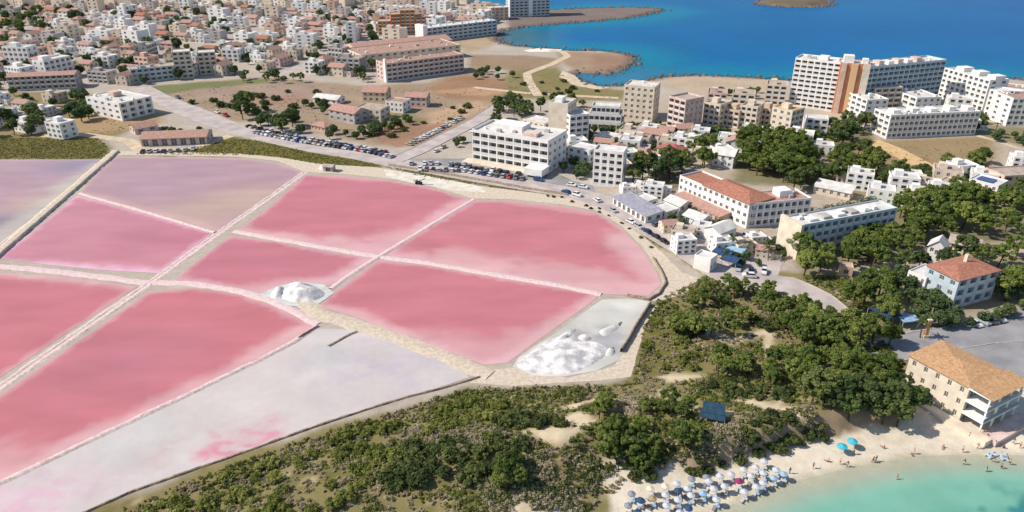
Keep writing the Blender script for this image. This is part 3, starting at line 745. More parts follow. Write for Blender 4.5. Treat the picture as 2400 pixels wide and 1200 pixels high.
def box_on(v, name, x0, y0, x1, y1, z0, z1, m_):
    """a plain box piece in a body's own frame (fractions of its plan)"""
    b_ = MB(); b_.box(x0, y0, z0, x1, y1, z1); b_.v = [v['T'](*q) for q in b_.v]
    return b_.build(name, m_, v['roof'] if name in ('stair_head', 'roof_plant_room', 'chimney', 'lift_tower', 'solar_panel', 'roof_unit') else v['root'])
def bld(name, label, cat, A, group=None):
    o = empty(name, (A[0], A[1], 0.0)); tag(o, label, cat, group); return o
def px2(a): return G0(*a)
def back_of(A, B, dist):
    """the point dist metres behind the right end of a front line"""
    ang = math.atan2(B[1] - A[1], B[0] - A[0]); return (B[0] - math.sin(ang) * dist, B[1] + math.cos(ang) * dist)
def at_front(A, B, u, v):
    ang = math.atan2(B[1] - A[1], B[0] - A[0]); ca, sa = math.cos(ang), math.sin(ang)
    return (A[0] + u * ca - v * sa, A[1] + u * sa + v * ca)
FOOT = []      # footprints, kept clear of trees and houses
def foot(A, B, d, grow=2.0):
    FOOT.append([at_front(A, B, -grow, -grow), at_front(A, B, math.dist(A, B) + grow, -grow), at_front(A, B, math.dist(A, B) + grow, d + grow), at_front(A, B, -grow, d + grow)])
def simple(name, label, cat, a, b, d, floors, group=None, **kw):
    A, B = px2(a), px2(b); o = bld(name, label, cat, A, group); foot(A, B, d)
    return vol(o, A, B, d, floors, **kw)

# ---- tall hotel on the shore
A, B = px2((1846, 247)), px2((1950, 262))
hot = bld('tall_hotel', 'tall ten storey seaside hotel with orange stair towers and a long blue shaded wing', 'hotel', A); foot(A, B, 15)
v = vol(hot, A, B, 14, 10, 2.75, M_white, front=('balc', 7, .8), left=('none',), right=('none',), rm=M_flat_w, par=.9)
box_on(v, 'roof_plant_room', 12, 4, 17, 9, 27.55, 30, M_white)
A2, B2 = px2((2014, 268)), px2((2192, 246)); foot(A2, B2, 15)
C1 = at_front(A, B, math.dist(A, B) + .05, -2.0)
vc = vol(hot, C1, (A2[0] - .1, A2[1] - 1), 13, 10, 2.8, mat('wall_salmon', C(206, 146, 116), .85, C(190, 130, 104), .35), front=('none',), right=('none',), left=('none',), rm=M_flat_w, par=.6)
wc = vc['w']
for i, t_ in enumerate((.05, .38, .78)):
    box_on(vc, 'stair_pier', wc * t_, -1.2, wc * t_ + (2.6, 3.4, 3.6)[i], -.05, 0, 28.4, (M_peach, mat('pier_apricot', C(226, 182, 140), .85), M_cream)[i])
box_on(vc, 'lift_tower', wc * .1, 3, wc * .45, 9, 28.03, 32, M_white); box_on(vc, 'lift_tower', wc * .75, 4, wc * .95, 8, 28.03, 30.6, M_white)
v2 = vol(hot, A2, B2, 14, 9, 2.9, M_shadew, front=('balc', 15, .84), right=('win', 3), left=('none',), rm=M_flat_w, par=1.0, rail=M_railg)
for i in range(6): box_on(v2, 'roof_plant_room', 4 + i * 7.2, 4, 8 + i * 7.2, 9, 26.12, 28.0 + (i % 2) * .6, M_pinkw if i % 2 else M_white)

# ---- white four storey hotel beside the car park
A, B = px2((1108, 377)), px2((1283, 408)); foot(A, B, 24)
h1 = bld('white_hotel', 'white four storey hotel with rows of balconies above the car park', 'hotel', A)
v = vol(h1, A, B, 20, 4, 3.6, M_white, front=('balc', 9, .86), right=('win', 4), left=('win', 3), rm=M_flat_w, par=1.0, rail_h=1.35)
box_on(v, 'roof_plant_room', 7, 8, 22, 17, 14.45, 17.2, M_white); box_on(v, 'roof_plant_room', 24, 5, 31, 10, 14.45, 16.0, M_pinkw)
box_on(v, 'terrace', -2.5, -6, v['w'] * .98, -.05, 0, 1.1, M_cream); box_on(v, 'entrance_canopy', v['w'] * .8, -8, v['w'] + 1, -.05, 1.15, 4.2, M_white)

# ---- white towers behind it
A, B = px2((1284, 332)), px2((1328, 338))
t1 = bld('white_tower_block', 'slim white tower block with blank lit side behind the four storey hotel', 'apartment block', A); foot(A, B, 14)
v = vol(t1, A, B, 12, 6, 3.3, M_cream, front=('none',), left=('win', 2), right=('win', 3), rm=M_flat_w, par=.9); box_on(v, 'stair_head', 2, 3, 6, 8, 19.9, 22.4, M_white)
A, B = px2((1334, 343)), px2((1378, 338))
v = simple('white_apartment_block', 'white five storey apartment block with balconies right of the slim tower', 'apartment block', (1334, 343), (1378, 338), 11, 5, wm=M_white, front=('balc', 3, .8), left=('win', 2), rm=M_flat_w, par=.8)
A, B = px2((1372, 303)), px2((1458, 308)); foot(A, B, 16)
st = bld('terraced_apartments', 'white terraced apartment house stepping back in curved balconies', 'apartment block', A)
for k in range(3):
    v = vol(st, at_front(A, B, k * 1.2, k * 3.0), at_front(A, B, math.dist(A, B) - k * 1.2, k * 3.0), 15 - k * 3, 1, 3.4, M_white, front=('balc', 6, .88), z0=k * 3.7, roof='flat', rm=M_flat_w, par=.9, left=('win', 2), right=('win', 2))
simple('white_house', 'white flat roofed house half hidden left of the slim tower', 'house', (1225, 305), (1275, 318), 10, 2, wm=M_cream, rm=M_flat_w)

# ---- mid blocks by the shore
simple('beige_block', 'beige six storey block with rows of windows near the bay', 'apartment block', (1458, 278), (1528, 286), 13, 6, fh=3.1, wm=M_cream, front=('win', 5, .45), right=('win', 3), rm=M_flat_w, par=.8)
A, B = px2((1562, 296)), px2((1600, 308)); foot(A, B, 14)
o = bld('balcony_block', 'five storey block with dark balconies in front and a violet shaded flank', 'apartment block', A)
vol(o, A, B, 14, 5, 3.2, M_pinkw, front=('balc', 3, .8), right=('win', 4, .3), rm=M_flat, par=.9)
for i, (a, b, fl, m_, lab) in enumerate((((1645, 292), (1682, 300), 4, M_cream, 'cream stepped apartment house, leftmost of the beige row by the shore'), ((1690, 294), (1728, 302), 3, M_beige, 'low beige apartment house second from left in the row by the shore'),
                                     ((1730, 300), (1768, 306), 4, M_cream, 'cream apartment house third in the beige row by the shore'), ((1768, 292), (1800, 298), 3, M_beige, 'beige apartment house at the right end of the beige row'),
                                     ((1655, 255), (1700, 258), 3, M_pinkw, 'pinkish apartment house behind the beige row, left one'), ((1712, 256), (1765, 260), 3, M_cream, 'cream apartment house behind the beige row, right one'), ((1790, 246), (1838, 250), 4, M_cream, 'cream apartment house just left of the tall hotel'))):
    v = simple('stepped_apartments', lab, 'apartment block', a, b, 12, fl, group='beige apartment houses by the shore', wm=m_, front=('balc', 3, .7), left=('win', 2), right=('win', 2), rm=M_flat, par=.8)
    box_on(v, 'stair_head', 2, 4, 5.5, 8, v['zt'] + .03, v['zt'] + 2.6, m_)
v = simple('beige_corner_block', 'beige five storey corner block with ochre roof above the big pines', 'apartment block', (1800, 318), (1846, 330), 11, 5, wm=M_cream, front=('win', 3), right=('balc', 3, .7), rm=mat('roof_ochre', C(204, 170, 116), .9, C(186, 150, 104), .4), par=.6)
box_on(v, 'stair_head', 3, 3, 7, 7, v['zt'] + .03, v['zt'] + 2.5, M_cream)
simple('blue_white_house', 'narrow white house right of the beige corner block', 'house', (1884, 318), (1935, 322), 9, 3, wm=M_white, front=('balc', 3, .7), rm=M_flat_w)

# ---- white apartments on the right
A, B = px2((2076, 326)), px2((2284, 316)); foot(A, B, 16)
o = bld('long_white_apartments', 'long white four storey apartment row with its front in blue shade', 'apartment block', A)
v = vol(o, A, B, 14, 4, 3.0, M_white, front=('balc', 18, .74), left=('balc', 3, .7), right=('win', 2), rm=M_flat_w, par=.7)
for i in range(5): box_on(v, 'stair_head', 4 + i * 10.5, 4, 8 + i * 10.5, 9, 12.03, 13.8 + .5 * (i % 2), M_white)
A, B = px2((2022, 286)), px2((2195, 278)); foot(A, B, 26); wA = math.dist(A, B)
o = bld('courtyard_apartments', 'white courtyard apartments with a brown shaded inner court', 'apartment block', A)
vol(o, A, at_front(A, B, 13, 0), 24, 4, 3.0, M_white, front=('win', 3), left=('balc', 5, .7), rm=M_flat_w)
vol(o, at_front(A, B, 30, 0), B, 24, 4, 3.0, M_white, front=('win', 4), left=('balc', 4, .7), rm=M_flat_w)
vol(o, at_front(A, B, 13.05, 13), at_front(A, B, 29.95, 13), 11, 5, 3.0, M_beige, front=('balc', 4, .8), rm=M_flat_w)
v = simple('white_shore_row', 'long white stepped row running back to the sea at the right', 'apartment block', (2196, 228), (2300, 262), 13, 6, wm=M_white, front=('balc', 9, .6), rm=M_flat_w, left=('win', 3))
for i in range(3): box_on(v, 'stair_head', 6 + i * 12, 3, 12 + i * 12, 10, 18.03, 20.4, M_white)
simple('white_pier_block', 'white block with tall wall piers behind palms at the right', 'apartment block', (2302, 272), (2354, 284), 12, 5, wm=M_white, front=('balc', 4, .45), rm=M_flat_w)
simple('red_roofed_block', 'white block with reddish roof at the right edge below the sea', 'apartment block', (2356, 296), (2440, 296), 16, 5, wm=M_white, front=('balc', 6, .7), rm=M_flat_r, left=('win', 2))
simple('shore_house', 'white house with red terrace roof behind the pier block', 'apartment block', (2310, 236), (2420, 250), 14, 3, wm=M_white, front=('win', 6), rm=M_flat_r)
v = simple('white_blue_house', 'white house with blue roof panels at the right below the track', 'house', (2262, 452), (2330, 470), 10, 2, wm=M_white, front=('win', 4), rm=M_flat_w); box_on(v, 'solar_panel', 2, 2, 8, 7, 6.3, 6.6, M_solar)
simple('peach_house', 'peach house with flat terrace at the right edge above the pines', 'house', (2345, 446), (2440, 440), 11, 2, wm=M_peach, front=('balc', 4, .7), rm=M_flat)
simple('small_cream_house', 'small cream house left of the blue panelled house', 'house', (2195, 440), (2240, 452), 8, 1, wm=M_cream, front=('win', 2), rm=M_flat)

# ---- terracotta roofed hotel in the middle
A, B = px2((1588, 462)), px2((1748, 536)); foot(A, B, 13)
o = bld('terracotta_hotel', 'three storey white hotel with terracotta roof in two wings', 'hotel', A)
w1 = math.dist(A, B)
vol(o, A, at_front(A, B, w1 * .36, 0), 12, 3, 3.0, M_white, front=('win', 5, .5), left=('win', 3), right=('none',), rm=M_terra, par=.7)
vm = vol(o, at_front(A, B, w1 * .365, -.3), B, 13, 3, 3.3, M_white, front=('win', 8, .5), left=('none',), right=('win', 4, .5), roof='hip', rm=M_terra, pitch=.3)
v0 = vol(o, at_front(A, B, w1 * .1, -6), at_front(A, B, w1 * .78, -6), 5.6, 1, 3.0, M_peach, front=('win', 9, .5), left=('none',), right=('none',), roof='shed', rm=M_pink_t, pitch=.16)
C2 = back_of(A, B, .4); D2 = px2((1892, 520))
v = vol(o, (C2[0] + .6, C2[1] + .3), D2, 11, 3, 3.1, M_white, front=('balc', 9, .72), left=('none',), right=('win', 2), rm=M_pink_t, par=.6); foot((C2[0], C2[1]), D2, 12)
box_on(v, 'stair_head', 14, 4, 19, 9, 9.33, 12.0, M_white)
v = simple('long_pale_building', 'long pale building with terrace roof in front of the pines', 'apartment block', (1866, 606), (2085, 562), 8.5, 4, wm=M_shadew, front=('balc', 13, .7), left=('none',), right=('none',), rm=M_flat_w, par=.6)
box_on(v, 'end_wall', -1.2, -1.0, -.05, 9.5, 0, 13.0, M_cream)
for i in range(5): box_on(v, 'roof_unit', 5 + i * 6, 2, 8.5 + i * 6, 5.5, 12.03, 12.9, M_grey if i % 2 else M_white)
v = simple('low_long_house', 'low cream house with long sloping white roof beyond the dark hedge', 'house', (1905, 452), (1990, 470), 7, 1, wm=M_cream, front=('win', 5), roof='shed', rm=M_flat_w, pitch=.2)

# ---- beach house
A, B = G(2112, 908), G(2246, 990)
A = (A.x, A.y); B = (B.x, B.y); foot(A, B, 15)
o = bld('beach_house', 'cream three storey beach house with orange tiled roof and sea terraces', 'house', A)
v = vol(o, A, B, 13, 3, 3.3, M_cream, front=('win', 5, .3), left=('win', 3), right=('none',), roof='hip', rm=M_orange_t, pitch=.19, over=.5, shut=True)
w_, d_ = v['w'], v['d']
for k in range(3):
    box_on(v, 'terrace_slab', w_ + .03, -.6, w_ + 5.2, d_ + .5, k * 3.3 + 2.95, k * 3.3 + 3.3, M_white)
    for j in range(4):
        y_ = -.3 + j * (d_ + .1) / 3.0
        box_on(v, 'terrace_column', w_ + 4.7, y_, w_ + 5.05, y_ + .3, k * 3.3 + .002, k * 3.3 + 2.948, M_white)
    if k: box_on(v, 'terrace_railing', w_ + 5.06, -.5, w_ + 5.14, d_ + .4, k * 3.3 + .01, k * 3.3 + .95, M_railg)
    for j in range(3):
        wo = link('terrace_door', window_mesh(3.2, 2.5), o); wo.location = v['T'](w_ + .1, 2.2 + j * 4.2, k * 3.3 + .05); wo.rotation_euler = (0, 0, v['ang'] + R(90))
r = MB(); z_ = 9.95
r.quad(v['T'](w_ + .5, -.9, z_ + .5), v['T'](w_ + 5.8, -.9, z_), v['T'](w_ + 5.8, d_ + .9, z_), v['T'](w_ + .5, d_ + .9, z_ + .5)); r.build('terrace_roof', M_orange_t, o)
box_on(v, 'beach_terrace', w_ * .2, -3.2, w_ + 8, -.65, -.6, .9, M_cream); box_on(v, 'beach_terrace', w_ + 5.25, -.62, w_ + 9, d_ + 2, -.6, .6, M_pinkw)

# ---- villas among the pines on the right
A, B = px2((2228, 726)), px2((2322, 700)); foot(A, B, 11)
o = bld('shaded_villa', 'three storey villa with blue shaded front and terracotta roof among pines', 'villa', A)
v = vol(o, A, B, 11, 3, 3.3, M_shadew, front=('balc', 4, .6), left=('win', 3), right=('win', 2), roof='hip', rm=M_terra, pitch=.25)
box_on(v, 'chimney', 10, 6, 11, 7, 11, 13.6, M_cream)
A, B = px2((2118, 676)), px2((2226, 722)); foot(A, B, 9)
o = bld('pink_terrace_house', 'stepped cream and pink house with small terraces left of the shaded villa', 'house', A); w1 = math.dist(A, B)
vol(o, A, at_front(A, B, w1 * .4, 0), 9, 2, 3.0, M_white, front=('win', 3), rm=M_flat_w)
vol(o, at_front(A, B, w1 * .41, 1), at_front(A, B, w1 * .75, 1), 9, 2, 3.1, M_peach, front=('balc', 2, .7), rm=M_terra)
vol(o, at_front(A, B, w1 * .76, .5), B, 8, 1, 3.2, M_pinkw, front=('win', 2), rm=M_flat_r)
v = simple('white_tower_house', 'small white tower house with pointed gable among dark pines', 'house', (2166, 612), (2206, 622), 6, 2, wm=M_white, front=('win', 2), roof='gable', ridge='y', rm=M_flat_w, pitch=.9)
v = simple('grey_roofed_house', 'low house with grey pitched roof behind the shaded villa', 'house', (2220, 585), (2290, 600), 8, 1, wm=M_cream, front=('win', 3), roof='gable', rm=M_flat)
simple('garden_hut', 'tiny cream hut in the pines beside the light track', 'hut', (1966, 646), (1996, 650), 4, 1, wm=M_peach, front=('win', 1), left=('none',), right=('none',), rm=M_flat)

# ---- around the road in the middle
simple('narrow_white_apartments', 'narrow white five storey apartment house with white piers by the road', 'apartment block', (1388, 432), (1456, 440), 8, 5, wm=M_white, front=('balc', 4, .66), rm=M_flat_w, par=.9)
simple('pink_villa', 'small villa with pink red roof left of the big pines', 'villa', (1538, 374), (1584, 386), 9, 2, wm=M_pinkw, front=('win', 3), roof='hip', rm=mat('roof_rose', C(190, 104, 104), .9, C(160, 88, 90), .8))
simple('blue_gabled_house', 'white house with blue shade standing between the two dark pine groups', 'house', (1668, 388), (1716, 396), 9, 2, wm=M_white, front=('win', 3), roof='gable', rm=M_flat_w, pitch=.5)
simple('low_white_bar', 'low white pool bar with flat roof below the terraced apartments', 'building', (1395, 332), (1470, 345), 9, 1, wm=M_white, front=('balc', 6, .8), rm=M_flat_w)
simple('peach_gable_house', 'peach house with tiled roof below the pool terrace', 'house', (1485, 372), (1530, 384), 8, 1, wm=M_peach, front=('win', 3), roof='gable', rm=M_pink_t)
simple('white_corner_house', 'white two storey house right of the four storey hotel', 'house', (1330, 372), (1380, 384), 9, 2, wm=M_white, front=('win', 3), rm=M_flat_w)
v = simple('blue_roofed_shop', 'low shop with blue grey roof strips along the pond road', 'shop', (1436, 478), (1512, 524), 8, 1, wm=M_white, front=('door', 7, .6), roof='shed', rm=mat('roof_lilac', C(168, 164, 172), .7, C(140, 140, 152), .6), pitch=.12)
for i, (a, b, lab, rf, rm_) in enumerate((((1478, 478), (1512, 492), 'small white house behind the blue roofed shop, upper one', 'flat', M_flat_w), ((1525, 500), (1560, 516), 'small white house with flat roof right of the blue roofed shop', 'flat', M_flat_w),
                                      ((1556, 484), (1592, 500), 'small white house between the shop and the terracotta hotel', 'gable', M_flat_w), ((1600, 520), (1640, 536), 'white hut with pitched roof below the terracotta hotel', 'gable', M_flat_w))):
    simple('small_white_house', lab, 'house', a, b, 7, 1, group='small white houses by the pond road', wm=M_white, front=('win', 2), left=('win', 1), rm=rm_, roof=rf, pitch=.4)
simple('white_gable_hall', 'white hall with blank gable beside the parked cars', 'building', (1648, 560), (1682, 574), 10, 1, fh=4.5, wm=M_white, front=('none',), roof='gable', ridge='y', rm=M_flat_w, pitch=.5)
simple('white_kiosk', 'white kiosk with blank wall at the end of the olive strip', 'kiosk', (1624, 628), (1662, 640), 5, 1, fh=4.6, wm=M_white, front=('none',), left=('none',), rm=M_flat_w)
def canopy(label, a, b, d, h, m_, group):
    A, B = px2(a), px2(b); o = bld('canopy', label, 'canopy', A, group); w = math.dist(A, B)
    ang = math.atan2(B[1] - A[1], B[0] - A[0]); o.rotation_euler = (0, 0, ang)
    m = MB(); m.quad((-.2, -.2, h), (w + .2, -.2, h), (w + .2, d / 2, h + .5), (-.2, d / 2, h + .5)); m.quad((w + .2, d + .2, h), (-.2, d + .2, h), (-.2, d / 2, h + .5), (w + .2, d / 2, h + .5)); m.box(-.2, -.25, h - .3, w + .2, -.2, h); m.build('cloth_roof', m_, o)
    for x in (0, w):
        for y in (0, d): m = MB(); m.tube((x, y, 0), (x, y, h), .07, .07); m.build('post', M_rail, o)
for i, (a, b, c, lab) in enumerate((((1668, 606), (1706, 618), M_blue, 'blue canopy next to the white kiosk'), ((1700, 600), (1738, 610), M_bluel, 'pale blue canopy behind the blue ones near the kiosk'), ((1690, 624), (1722, 634), M_blue, 'blue canopy nearest the roadside in front of the kiosk row'))):
    canopy(lab, a, b, 4.5, 2.8, c, 'canopies beside the kiosk')
canopy('deep blue shade canopy under pines near the grey road', (2058, 768), (2108, 764), 6, 3.2, M_blue, 'shade canopies by the grey road')
canopy('pale blue awning beside the deep blue canopy', (2112, 774), (2148, 770), 4, 2.8, M_bluel, 'shade canopies by the grey road')
A, B = G(1648, 982), G(1692, 988)
o = bld('beach_bar', 'beach bar under a dark blue awning in the scrub above the sunbeds', 'bar', (A.x, A.y)); o.location.z = A.z - .3
v = vol(o, (A.x, A.y), (B.x, B.y), 3, 1, 2.5, M_white, front=('door', 2, .6), rm=M_net, par=.15, left=('none',), right=('none',), roof='shed', pitch=.12)
o2 = MB(); o2.quad(v['T'](-.8, -2.0, 2.1), v['T'](v['w'] + .6, -2.0, 2.1), v['T'](v['w'] + .6, .2, 2.6), v['T'](-.8, .2, 2.6)); o2.build('awning', M_net, o)
for x_ in (-.7, v['w'] + .5):
    m = MB(); m.tube(v['T'](x_, -1.9, -.5), v['T'](x_, -1.9, 2.12), .06, .06); m.build('awning_post', M_rail, o)

# ---- left side and fields
A, B = px2((210, 266)), px2((288, 284)); foot(A, B, 22)
o = bld('white_left_block', 'white three storey block with blue shaded flank by the long road', 'apartment block', A)
v = vol(o, A, B, 20, 3, 3.2, M_white, front=('win', 5, .45), right=('balc', 4, .6), left=('win', 3), rm=M_flat_w); box_on(v, 'stair_head', 10, 8, 15, 13, 9.63, 12.4, M_peach)
v = simple('salt_warehouse', 'low warehouse with salmon roof at the corner of the ponds', 'warehouse', (332, 344), (486, 338), 13, 1, fh=4.0, wm=M_pinkw, front=('door', 7, .6), roof='gable', rm=M_pink_t, pitch=.3)
simple('garden_house', 'small house with pink gable roof left of the warehouse', 'house', (318, 316), (372, 306), 9, 1, wm=M_pinkw, front=('win', 2), roof='gable', rm=M_pink_t)
v = simple('shaded_row_block', 'three storey row with pink roof and dark front at the left edge', 'apartment block', (24, 214), (182, 207), 12, 3, wm=M_grey, front=('balc', 11, .7), left=('win', 2), roof='gable', rm=M_pink_t, pitch=.25)
simple('blue_shaded_block', 'blue grey shaded three storey block left of two tall cream blocks', 'apartment block', (312, 196), (424, 184), 13, 3, wm=M_shadew, front=('balc', 8, .7), rm=M_flat, left=('win', 2))
simple('cream_tower_block', 'cream six storey block with dark front, left of the pair above the field', 'apartment block', (414, 186), (456, 183), 11, 6, wm=M_cream, front=('balc', 3, .7), left=('win', 2), rm=M_flat_w, group='pair of cream blocks above the field')
simple('cream_tower_block', 'cream five storey block with dark front, right of the pair above the field', 'apartment block', (470, 176), (512, 173), 11, 5, wm=M_cream, front=('balc', 3, .7), left=('win', 2), rm=M_flat_w, group='pair of cream blocks above the field')
v = simple('long_bay_hotel', 'long four storey hotel with dark bays facing the brown field', 'hotel', (908, 193), (1088, 168), 16, 4, wm=M_pinkw, front=('balc', 15, .76), left=('win', 3), rm=M_flat_r, par=.6)
box_on(v, 'end_pier', -1.2, -.8, -.05, 2.0, 0, 15.5, M_white)
simple('brown_roofed_hall', 'wide low building with brown roofs behind the long bay hotel', 'building', (850, 160), (1080, 133), 34, 3, wm=M_cream, front=('win', 14), left=('win', 6), rm=M_flat_r, par=.5)
simple('tan_roofed_hall', 'long building with tan roof at the back of the brown roofed hall', 'building', (835, 133), (1060, 110), 26, 2, wm=M_peach, front=('win', 12), left=('win', 4), roof='gable', rm=M_pink_t, pitch=.2)
for i, (a, b, d, fl, m_, rf, rm_, lab) in enumerate((((772, 280), (832, 292), 11, 2, M_grey, 'gable', M_pink_t, 'grey two storey field house, leftmost of the cluster in the field'), ((835, 278), (893, 284), 11, 2, M_cream, 'flat', M_flat, 'cream flat roofed field house in the middle of the cluster'),
                                     ((905, 262), (945, 266), 10, 2, M_white, 'flat', M_flat_r, 'white house right of the middle in the field cluster'), ((950, 250), (1000, 252), 9, 2, M_pinkw, 'gable', M_pink_t, 'pinkish house at the right end of the field cluster'),
                                     ((735, 240), (790, 246), 9, 1, M_white, 'gable', M_flat_w, 'low white roofed shed at the back left of the field cluster'), ((730, 305), (762, 312), 7, 1, M_peach, 'hip', M_pink_t, 'small peach house with tiled roof below the field cluster'),
                                     ((850, 238), (905, 240), 11, 2, M_beige, 'gable', M_pink_t, 'beige tiled house at the back of the field cluster'))):
    simple('field_house', lab, 'house', a, b, d, fl, group='houses in the brown field', wm=m_, front=('win', 4), left=('win', 2), roof=rf, rm=rm_, pitch=.4)
A, B = px2((888, 84)), px2((1012, 80)); foot(A, B, 22); w1 = math.dist(A, B)
o = bld('orange_block', 'stepped orange apartment block standing out in the far town', 'apartment block', A)
for k, (u0, u1, fl, dd) in enumerate(((0, .24, 4, 2), (.245, .42, 6, 0), (.425, .7, 7, 3), (.705, 1, 5, 1))):
    vol(o, at_front(A, B, w1 * u0, dd), at_front(A, B, w1 * u1, dd), 16, fl, 3.0, M_ochre if k % 2 == 0 else M_orange, front=('balc', 3, .6), left=('win', 2), right=('win', 2), rm=M_flat)
v = simple('blue_shaded_row', 'long white row with blue shaded front below the orange block', 'apartment block', (1002, 101), (1165, 80), 16, 4, wm=M_shadew, front=('balc', 14, .7), left=('win', 3), rm=M_flat_w)
box_on(v, 'end_wall', -4.5, -1, -.05, 12, 0, 15, M_white)
A, B = px2((1197, 40)), px2((1288, 36)); foot(A, B, 20)
o = bld('seaside_tower', 'tall grey seaside tower block cut by the top edge', 'apartment block', A)
v = vol(o, A, B, 18, 12, 3.1, M_shadew, front=('balc', 9, .7), left=('win', 4), rm=M_flat_w); box_on(v, 'corner_pier', -1.5, -1, -.05, 4, 0, 38, M_white); box_on(v, 'stair_pier', v['w'] * .45, -1.2, v['w'] * .55, -.05, 0, 38, M_white)
simple('slim_white_tower', 'slim white tower rising above the brown roofed halls', 'tower', (814, 104), (834, 104), 7, 6, wm=M_white, front=('win', 1), left=('none',), rm=M_flat_w)
simple('cream_shore_house', 'cream and peach house on the shore below the seaside tower', 'apartment block', (1150, 48), (1192, 46), 14, 4, wm=M_peach, front=('win', 4), rm=M_flat_w)
A, B = px2((758, 402)), px2((780, 404))
o = bld('pump_hut', 'tiny grey pump hut on the bank above the bright pink pond', 'hut', A)
vol(o, A, B, 3, 1, 2.6, M_grey, front=('door', 1, .5), left=('none',), right=('none',), roof='gable', rm=M_flat)
# salt conveyor on the white strip
A = px2((982, 432)); o = empty('salt_conveyor', (A[0], A[1], .1), R(-18)); tag(o, 'small dark salt conveyor on the white strip below the road', 'machine')
m = MB(); m.box(-1.6, -.5, .4, 1.4, .5, 1.2); m.build('chassis', M_dark, o)
m = MB(); m.quad((-1.2, -.35, 1.1), (3.4, -.35, 3.0), (3.4, .35, 3.0), (-1.2, .35, 1.1)); m.quad((-1.2, -.35, .85), (3.4, -.35, 2.75), (3.4, -.35, 3.0), (-1.2, -.35, 1.1)); m.build('belt', M_dark, o)
m = MB(); m.prism([(-2.2, -.7), (-1.0, -.7), (-.8, .7), (-2.4, .7)], 1.2, 1.9); m.build('hopper', M_grey, o)
for x in (-1.1, .9):
    for y in (-.6, .6): m = MB(); m.tube((x, y - .12, .4), (x, y + .12, .4), .4, .4, 10); m.build('wheel', M_dark, o)
# ================================================================== roads, courts, heaps, walls
M_road = mat('road_asphalt', C(196, 184, 178), 0.9, C(172, 160, 156), 0.15, 6, 0.15)
M_roadg = mat('road_grey', C(158, 156, 156), 0.9, C(136, 134, 136), 0.15, 6, 0.15)
M_track = mat('track_dust', C(212, 194, 168), 0.95, C(190, 170, 144), 0.2, 6, 0.1)
M_kerb = mat('kerb_stone', C(190, 182, 172), .9, C(170, 160, 150), .8)
M_paint = mat('road_paint', C(220, 218, 212), .8)
def road(px, width, m, dz, name='road', label='', kerb=True, seed=3):
    line = P0(px); V, Fq = strip_mesh(line, [(width / 2, 0), (width / 6, .004), (-width / 6, .004), (-width / 2, 0)], 3.0, 0.0, seed, False, dz, 0)
    r_ = tag(link(name, np_mesh(name, V, Fq, m)), label, kind='structure')
    if kerb:
        for s in (1, -1):
            o_ = s * (width / 2 + .2)
            prof = [(o_ + .22, -.1), (o_ + .2, .14), (o_ - .12, .14), (o_ - .14, -.1)]
            V, Fq = strip_mesh(line, prof, 3.0, 0.0, seed, False, dz, 0)
            link('kerb', np_mesh('kerb', V, Fq, M_kerb), r_)
    return r_
main_px = [(330, 205), (372, 228), (440, 258), (500, 284), (566, 308), (640, 326), (740, 348), (840, 364), (930, 382), (1010, 396), (1120, 416), (1230, 434), (1340, 452), (1410, 470), (1470, 502), (1540, 545), (1620, 592), (1680, 632), (1740, 660), (1850, 668), (1915, 700), (1955, 735)]
road(main_px, 11, M_road, .10, label='main pale road curving round the salt ponds', seed=3)
road([(925, 376), (975, 356), (1050, 318), (1120, 282), (1160, 255), (1200, 232)], 9, M_road, .105, label='side road climbing right from the junction', seed=4)
road([(100, 318), (200, 316), (300, 330), (330, 352), (440, 352), (540, 318)], 6, M_track, .09, label='pale lane past the warehouse', kerb=False, seed=5)
road([(1980, 838), (2080, 822), (2180, 800), (2300, 782), (2440, 770)], 10, M_roadg, .11, label='grey road behind the beach house', seed=6)
road([(1110, 205), (1230, 218), (1330, 224), (1450, 230)], 5, M_track, .08, name='track', label='sandy track behind the bay', kerb=False, seed=7)
road([(1262, 225), (1238, 188), (1235, 172), (1290, 152), (1330, 132), (1320, 122), (1290, 118)], 6, M_track, .085, name='track', label='winding sandy track on the coastal point', kerb=False, seed=8)
road([(2040, 330), (2090, 350), (2140, 376), (2190, 402), (2200, 420)], 11, mat('sand_track', C(214, 184, 136), .95, C(196, 162, 116), .3), .08, name='track', label='broad orange sand track below the long white apartments', kerb=False, seed=9)
road([(2290, 318), (2340, 332), (2400, 352)], 4, M_track, .08, name='track', label='pale path at the right edge', kerb=False, seed=10)
def parea(px, m, dz, label, name='paving'):
    return tag(sheet(name, P0(px), dz, m, 4, None, None, rough=.4, seed=21), label, kind='structure')
parea([(945, 372), (1100, 372), (1260, 404), (1390, 436), (1400, 458), (1230, 430), (1000, 396)], M_roadg, .09, 'grey car park below the white hotel', 'car_park')
parea([(570, 288), (700, 318), (850, 340), (935, 360), (930, 378), (800, 358), (640, 326)], M_road, .085, 'long gravel car park beside the main road', 'car_park')
parea([(1420, 448), (1500, 470), (1600, 520), (1700, 540), (1830, 556), (1840, 600), (1820, 660), (1740, 652), (1640, 590), (1500, 510)], M_road, .085, 'pale paved forecourt below the terracotta hotel', 'paving')
parea([(1300, 330), (1480, 320), (1560, 345), (1540, 400), (1470, 440), (1380, 440), (1310, 410)], M_kerb, .07, 'pale paving between the white hotels', 'paving')
parea([(2180, 770), (2330, 735), (2440, 715), (2440, 765), (2200, 800)], M_roadg, .09, 'grey parking area right of the pines', 'car_park')
parea([(2150, 812), (2300, 792), (2440, 780), (2440, 910), (2390, 890), (2190, 822)], M_roadg, .07, 'grey open yard behind the beach house', 'paving')
parea([(380, 222), (470, 252), (560, 290), (540, 312), (440, 280), (370, 246)], M_road, .08, 'pale roadside lot on the left', 'car_park')
